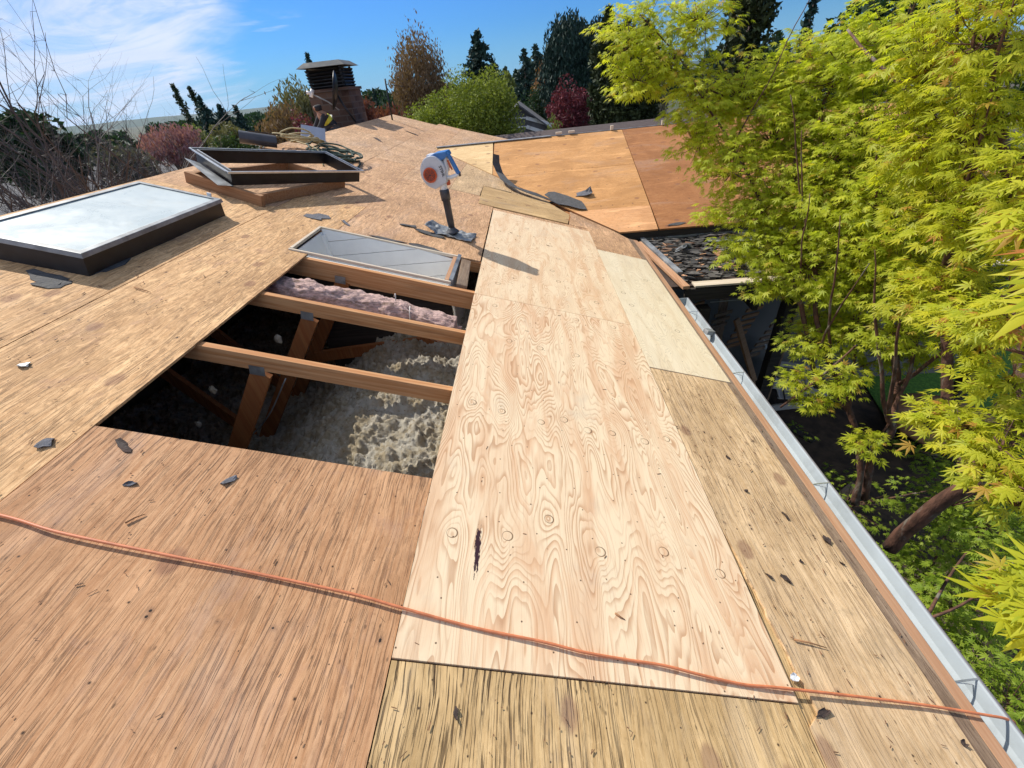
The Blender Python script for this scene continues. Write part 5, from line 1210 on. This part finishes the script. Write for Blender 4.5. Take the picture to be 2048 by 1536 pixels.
CF(-29.2, 45.8, 2.7, 2.4, 'fir', 'leftmost small fir right of the poplars', 15, s=.16)
CF(-29.6, 49.0, 2.0, 2.6, 'fir', 'middle small fir right of the poplars', 16, s=.16)
CF(-29.4, 51.4, 1.8, 1.8, 'fir', 'rightmost small dark fir right of the poplars', 17, s=.15)
RT(-22.2, 32.6, .9, 1.9, 'ygreen', 'yellow green bush above the cherry right side', 18, 'bush', n=4500, s=.11, cat='bush')
RT(-19.4, 32.0, .9, 1.7, 'olive', 'fresh green bush under the small firs', 19, 'bush', n=4500, s=.11, cat='bush')
RT(-16.6, 27.5, .3, 1.5, 'hedge', 'green bush left of the bronze tree', 63, 'bush', n=3500, s=.10, cat='bush')
RT(-10.1, 21.1, 1.65, 1.25, 'bronze', 'round bronze budding tree behind the yellow rope', 20, n=6500, s=.06, clumps=70, wisp=.5)
RT(-13.2, 30.6, 2.6, 1.7, 'olive', 'taller olive tree left of the chimney', 21, n=6500, s=.09, clumps=70, wisp=.5)
CF(-14.4, 36.6, 4.2, .95, 'fir', 'slim fir rising behind the chimney', 22, s=.12)
RT(-6.7, 15.6, 1.35, .55, 'plum', 'dark red shrub against the left side of the chimney', 23, 'shrub', n=3500, s=.05, cat='shrub')
RT(-5.5, 13.6, .95, .30, 'ygreen', 'small bright green shrub beside the worker', 24, 'shrub', n=1500, s=.045, cat='shrub')
RT(-7.6, 24.4, 1.2, 1.1, 'red', 'reddish brown hedge tree right of the chimney', 25, n=5500, s=.07, clumps=60, wisp=.4)
RT(-6.2, 24.0, 1.0, 1.0, 'red', 'second reddish brown hedge tree, behind the antenna pole', 26, n=5000, s=.07, clumps=60, wisp=.4)
CF(-8.4, 30, 1.6, .5, 'fir', 'little conifer tip above the reddish hedge', 64, s=.08)
RT(-5.7, 30.9, 4.1, 1.9, 'bronze', 'tall bronze budding tree standing above the roof peak', 27, n=15000, s=.065, clumps=110, wisp=.8, hfrac=.8)
RT(-3.3, 19.2, 1.15, 1.15, 'green', 'rounded light green maple, left half above the roof end', 28, 'maple_tree', n=18000, s=.05, clumps=80)
RT(-1.4, 19.5, 1.85, 1.85, 'green', 'big rounded green maple above the roof end', 29, 'maple_tree', n=34000, s=.05, clumps=110)
CF(-3.0, 44.4, 5.0, 3.9, 'pine', 'dark pointed spruce above the green maple', 30, name='spruce_tree', s=.15, levels=34, per=26, droop=.28)
RT(-2.0, 59.4, 2.4, 1.8, 'ygreen', 'pale willow beside the dark spruce', 31, n=4500, s=.13, wisp=.3)
for i, (x, y, t_, r) in enumerate([(-4.4, 89.4, 4.6, 5), (-2.5, 94.5, 3.6, 5), (-.6, 92, 2.9, 5), (-5.8, 92, 4.1, 5), (.9, 88, 2.3, 4.5)]):
    CF(x, y, t_, r, 'dkgreen', ['highest dark fir on the distant slope', 'dark fir on the distant slope, right of the highest', 'lower dark fir on the distant slope near the row end', 'dark fir on the distant slope, left of the highest', 'lowest dark fir ending the distant slope row'][i], 32+i, s=.24, levels=18)
CF(.8, 54.5, 3.9, 3.0, 'fir', 'slim fir left of the orange brown tree', 38, s=.18); CF(2.1, 59.5, 4.4, 3.6, 'fir', 'fir behind the orange brown tree', 39, s=.2)
CF(1.3, 57, 3.0, 3.4, 'dkgreen', 'broad fir between the slim fir and the pine', 65, s=.2)
CF(2.2, 45.5, 2.6, 2.0, 'orange', 'orange brown bare larch before the dark firs', 40, name='larch_tree', s=.12, power=.7)
RT(4.1, 37.3, 5.1, 2.5, 'pine', 'very large dark pine with a broad crown', 41, 'pine_tree', n=34000, s=.10, clumps=150, hfrac=.9, wisp=.06)
RT(2.9, 25.4, 1.2, 1.35, 'plum', 'burgundy plum tree before the large pine', 42, 'plum_tree', n=9000, s=.065, clumps=60)
RT(1.6, 39.5, .9, 1.5, 'dkgreen', 'dark rounded bush above the neighbour roof', 43, 'bush', n=4500, s=.08, cat='bush', hfrac=.8)
RT(1.55, 18.6, .05, .45, 'ygreen', 'small pale shrub between neighbour roof and plum tree', 44, 'shrub', n=1300, s=.05, cat='shrub', wisp=.4)
RT(6.9, 24.6, .7, .6, 'grey', 'pale bare grey shrub right of the arborvitae', 45, 'shrub', n=2500, s=.05, cat='shrub', wisp=.6)
for i, (x, y, t_, r) in enumerate([(3.95, 21.4, 3.35, .72), (4.85, 22.1, 3.0, .85), (5.75, 22.7, 2.9, .85), (4.45, 20.9, 1.9, .75)]):
    CF(x, y, t_, r, 'arb', ['leftmost and tallest arborvitae column', 'middle one of the arborvitae columns', 'rightmost of the arborvitae columns', 'shorter arborvitae column in front of the others'][i], 46+i, name='arborvitae', s=.10, levels=46, per=24, droop=-.3, tline=1, group='arborvitae columns')
CF(8.0, 17.9, 4.2, .75, 'arb', 'tall dark cypress seen through the top of the maple', 51, name='cypress_tree', s=.10, levels=50, per=24, droop=-.3, tline=1)
CF(9.6, 23.7, 3.7, 1.1, 'fir', 'dark fir left of the tall cypress', 52, s=.12); CF(12.3, 22.5, 3.2, .9, 'fir', 'dark fir right of the tall cypress', 53, s=.12)
RT(-9.2, 27.9, 1.2, .9, 'plum', 'purple brown shrub behind the chimney', 54, 'shrub', n=3000, s=.07, cat='shrub', wisp=.4)
for i, (x, y, H, sp, st, r0, tw, lab) in enumerate([
    (-5.9, 5.3, 5.3, .42, 7, .075, 1.15, 'bare tree with long curving limbs, second from the left edge'),
    (-6.6, 4.5, 5.1, .55, 7, .072, 1.15, 'bare tree leaning in at the left edge'),
    (-6.2, 7.2, 4.8, .55, 7, .066, 1.15, 'bare tree with a high forked limb above the skylight'),
    (-7.6, 9.8, 4.4, .75, 8, .065, 1.0, 'low spreading bare tree before the pink cherry'),
    (-12.2, 12.6, 5.0, .7, 10, .08, 1.25, 'dense twiggy bare tree behind the curving limbs'),
    (-8.6, 8.4, 4.3, .8, 8, .07, 1.1, 'low bare tree between the dense one and the skylight')]):
    bare_tree(x, y, GZ, H, lab, 71+i, spread=sp, stems=st, r0=r0, twigs=tw)
# woodland that closes the horizon
rg = np.random.default_rng(5); C = []
for k in range(230):
    a = rg.uniform(-1.35, 1.3); d = rg.uniform(70, 160); h = rg.uniform(.2, 2.0)*(1 if a < .0 else 1.8) + (0 if abs(a) > .3 else .6); w = rg.uniform(2.5, 6)
    if a < -.45: h = h*.45
    m_ = 240; q = rg.random(m_); th_ = rg.uniform(0, 2*pi, m_); r = w*(1-q*.75)*rg.uniform(.4, 1, m_)**.5
    C.append(np.stack([sin(a)*d + r*np.cos(th_), cos(a)*d + r*np.sin(th_), GZ-1 + q*(h-GZ+1)], 1))
C = np.concatenate(C); V, T = rand_quads(C, .62, rg, 1.1)
tag(tri_mesh('far_woodland', V, T, M['f_dkgreen']), 'distant mixed dark woodland closing the horizon', 'woodland', kind='stuff')

# ---- neighbours' houses ----
def nhouse(x, y, w, d, zw, zr, rz, label, rm='roofgrey', wm='siding', strips=None, base=GZ):
    h = empty('neighbour_house', (x, y, base), label, 'house', 'neighbouring houses', rot=(0, 0, rz))
    H, R = zw-base, zr-base
    b = MB(); b.box((0, 0, H/2), (w, d, H)); b.add([(-w/2, -d/2, H), (-w/2, d/2, H), (-w/2, 0, R-.05), (w/2, -d/2, H), (w/2, d/2, H), (w/2, 0, R-.05)], [(0,1,2), (3,5,4)]); b.build('wall', M[wm], h)
    b = MB(); e = .35
    for s_ in (-1, 1):
        k = (R-H)/(d/2); b.add([(-w/2-e, s_*(d/2+e), H-k*e), (w/2+e, s_*(d/2+e), H-k*e), (w/2+e, 0, R), (-w/2-e, 0, R), (-w/2-e, s_*(d/2+e), H-k*e-.1), (w/2+e, s_*(d/2+e), H-k*e-.1), (w/2+e, 0, R-.1), (-w/2-e, 0, R-.1)], [(0,1,2,3),(7,6,5,4),(0,4,5,1),(1,5,6,2),(3,2,6,7),(0,3,7,4)])
    rf = b.build('roof', M[rm], h)
    b = MB()
    for s_ in (-1, 1): b.box((0, s_*(d/2+e+.05), H-(R-H)/(d/2)*e-.06), (w+2*e, .10, .12))
    b.build('gutter', M['white'], h)
    if strips:
        for q_ in (.35, .85, 1.3):
            b = MB(); b.bar((-w/2-.06, -d/2*.2, R-.45-q_), (-w/2-.06, -d/2-.1, R-1.0-q_*1.15), .08, .20); b.bar((-w/2-.06, -d/2*.2, R-.45-q_), (-w/2-.06, d/2*.7, R-.35-q_), .08, .08); b.build('white_band', M['white'], h)
    if strips and 0:
        for (sx, sy, L) in strips:
            b = MB(); k = (R-H)/(d/2); b.box((sx, sy, R-abs(sy)*k+.05), (L, .22, .05), (math.atan(k)*(1 if sy < 0 else -1), 0, 0)); b.build('white_band', M['white'], h)
    for k in range(3):
        b = MB(); b.box((-w/3+k*w/3, -d/2-.01, H*.55), (1.1, .05, 1.0)); wn = b.build('window_frame', M['white'], h)
        b = MB(); b.box((-w/3+k*w/3, -d/2-.04, H*.55), (.95, .03, .85)); o = b.build('pane', M['blackmetal'], h); o.parent = wn
    return h
nhouse(.1, 34.5, 5.0, 4.4, -1.5, .1, R_(90), 'neighbour house with a grey roof and white bands between the green maple and plum tree', 'roofgrey', 'roofgrey', [(-.6, 1.1, 2.8), (-.4, 1.6, 3.4), (-.8, .55, 2.2)])
nhouse(3.4, 17.6, 9.0, 4.8, -1.4, -.28, R_(3), 'low dark brown roof just beyond the wing ridge', 'roofdark', 'wallbeige')
nhouse(-21.5, 28.5, 12, 7, -1.7, -.55, R_(40), 'long grey roofed house below the pink cherry', 'roofgrey', 'wallbeige')
nhouse(-26.5, 25.5, 11, 7, -1.8, -.75, R_(48), 'grey roofed house at the far left behind the bare limbs', 'roofgrey', 'wallbeige')
nhouse(-13.4, 16.6, 7, 5, -1.9, -1.05, R_(40), 'nearest grey roof behind the bare trees with a bright white gutter', 'roofgrey', 'wallbeige')

# ---- the air: a closed box of thin even haze ----
m = D.materials.new('thin_air_haze'); m.use_nodes = True; g = G(m.node_tree); g.N.remove(g.N['Principled BSDF'])
vol = g.n('ShaderNodeVolumePrincipled', {'Color': (.55, .75, 1.0, 1), 'Density': .00005, 'Anisotropy': .2}); g.L.new(vol.outputs[0], g.N['Material Output'].inputs['Volume'])
b = MB(); b.box((0, 0, 20), (8400, 8400, 80)); hz_ = b.build('haze', m); hz_.location = (0, 0, 0); tag(hz_, kind='stuff')

for i, (x, y, t_, r, f_, lab) in enumerate([(17, 15, 2.6, 2.6, 'hedge', 'broad dark green tree right of the wing roof'), (21, 12, 1.4, 2.2, 'ygreen', 'yellow green garden tree beyond the lawn'), (14, 20, 3.2, 2.4, 'dkgreen', 'tall dark green tree far behind the maple'), (24, 17, 3.0, 3.0, 'olive', 'olive tree at the far right of the gardens'), (19, 8, .6, 1.9, 'hedge', 'low hedge tree closing the lawn')]):
    RT(x, y, t_, r, f_, lab, 90+i, n=5000, s=.14)
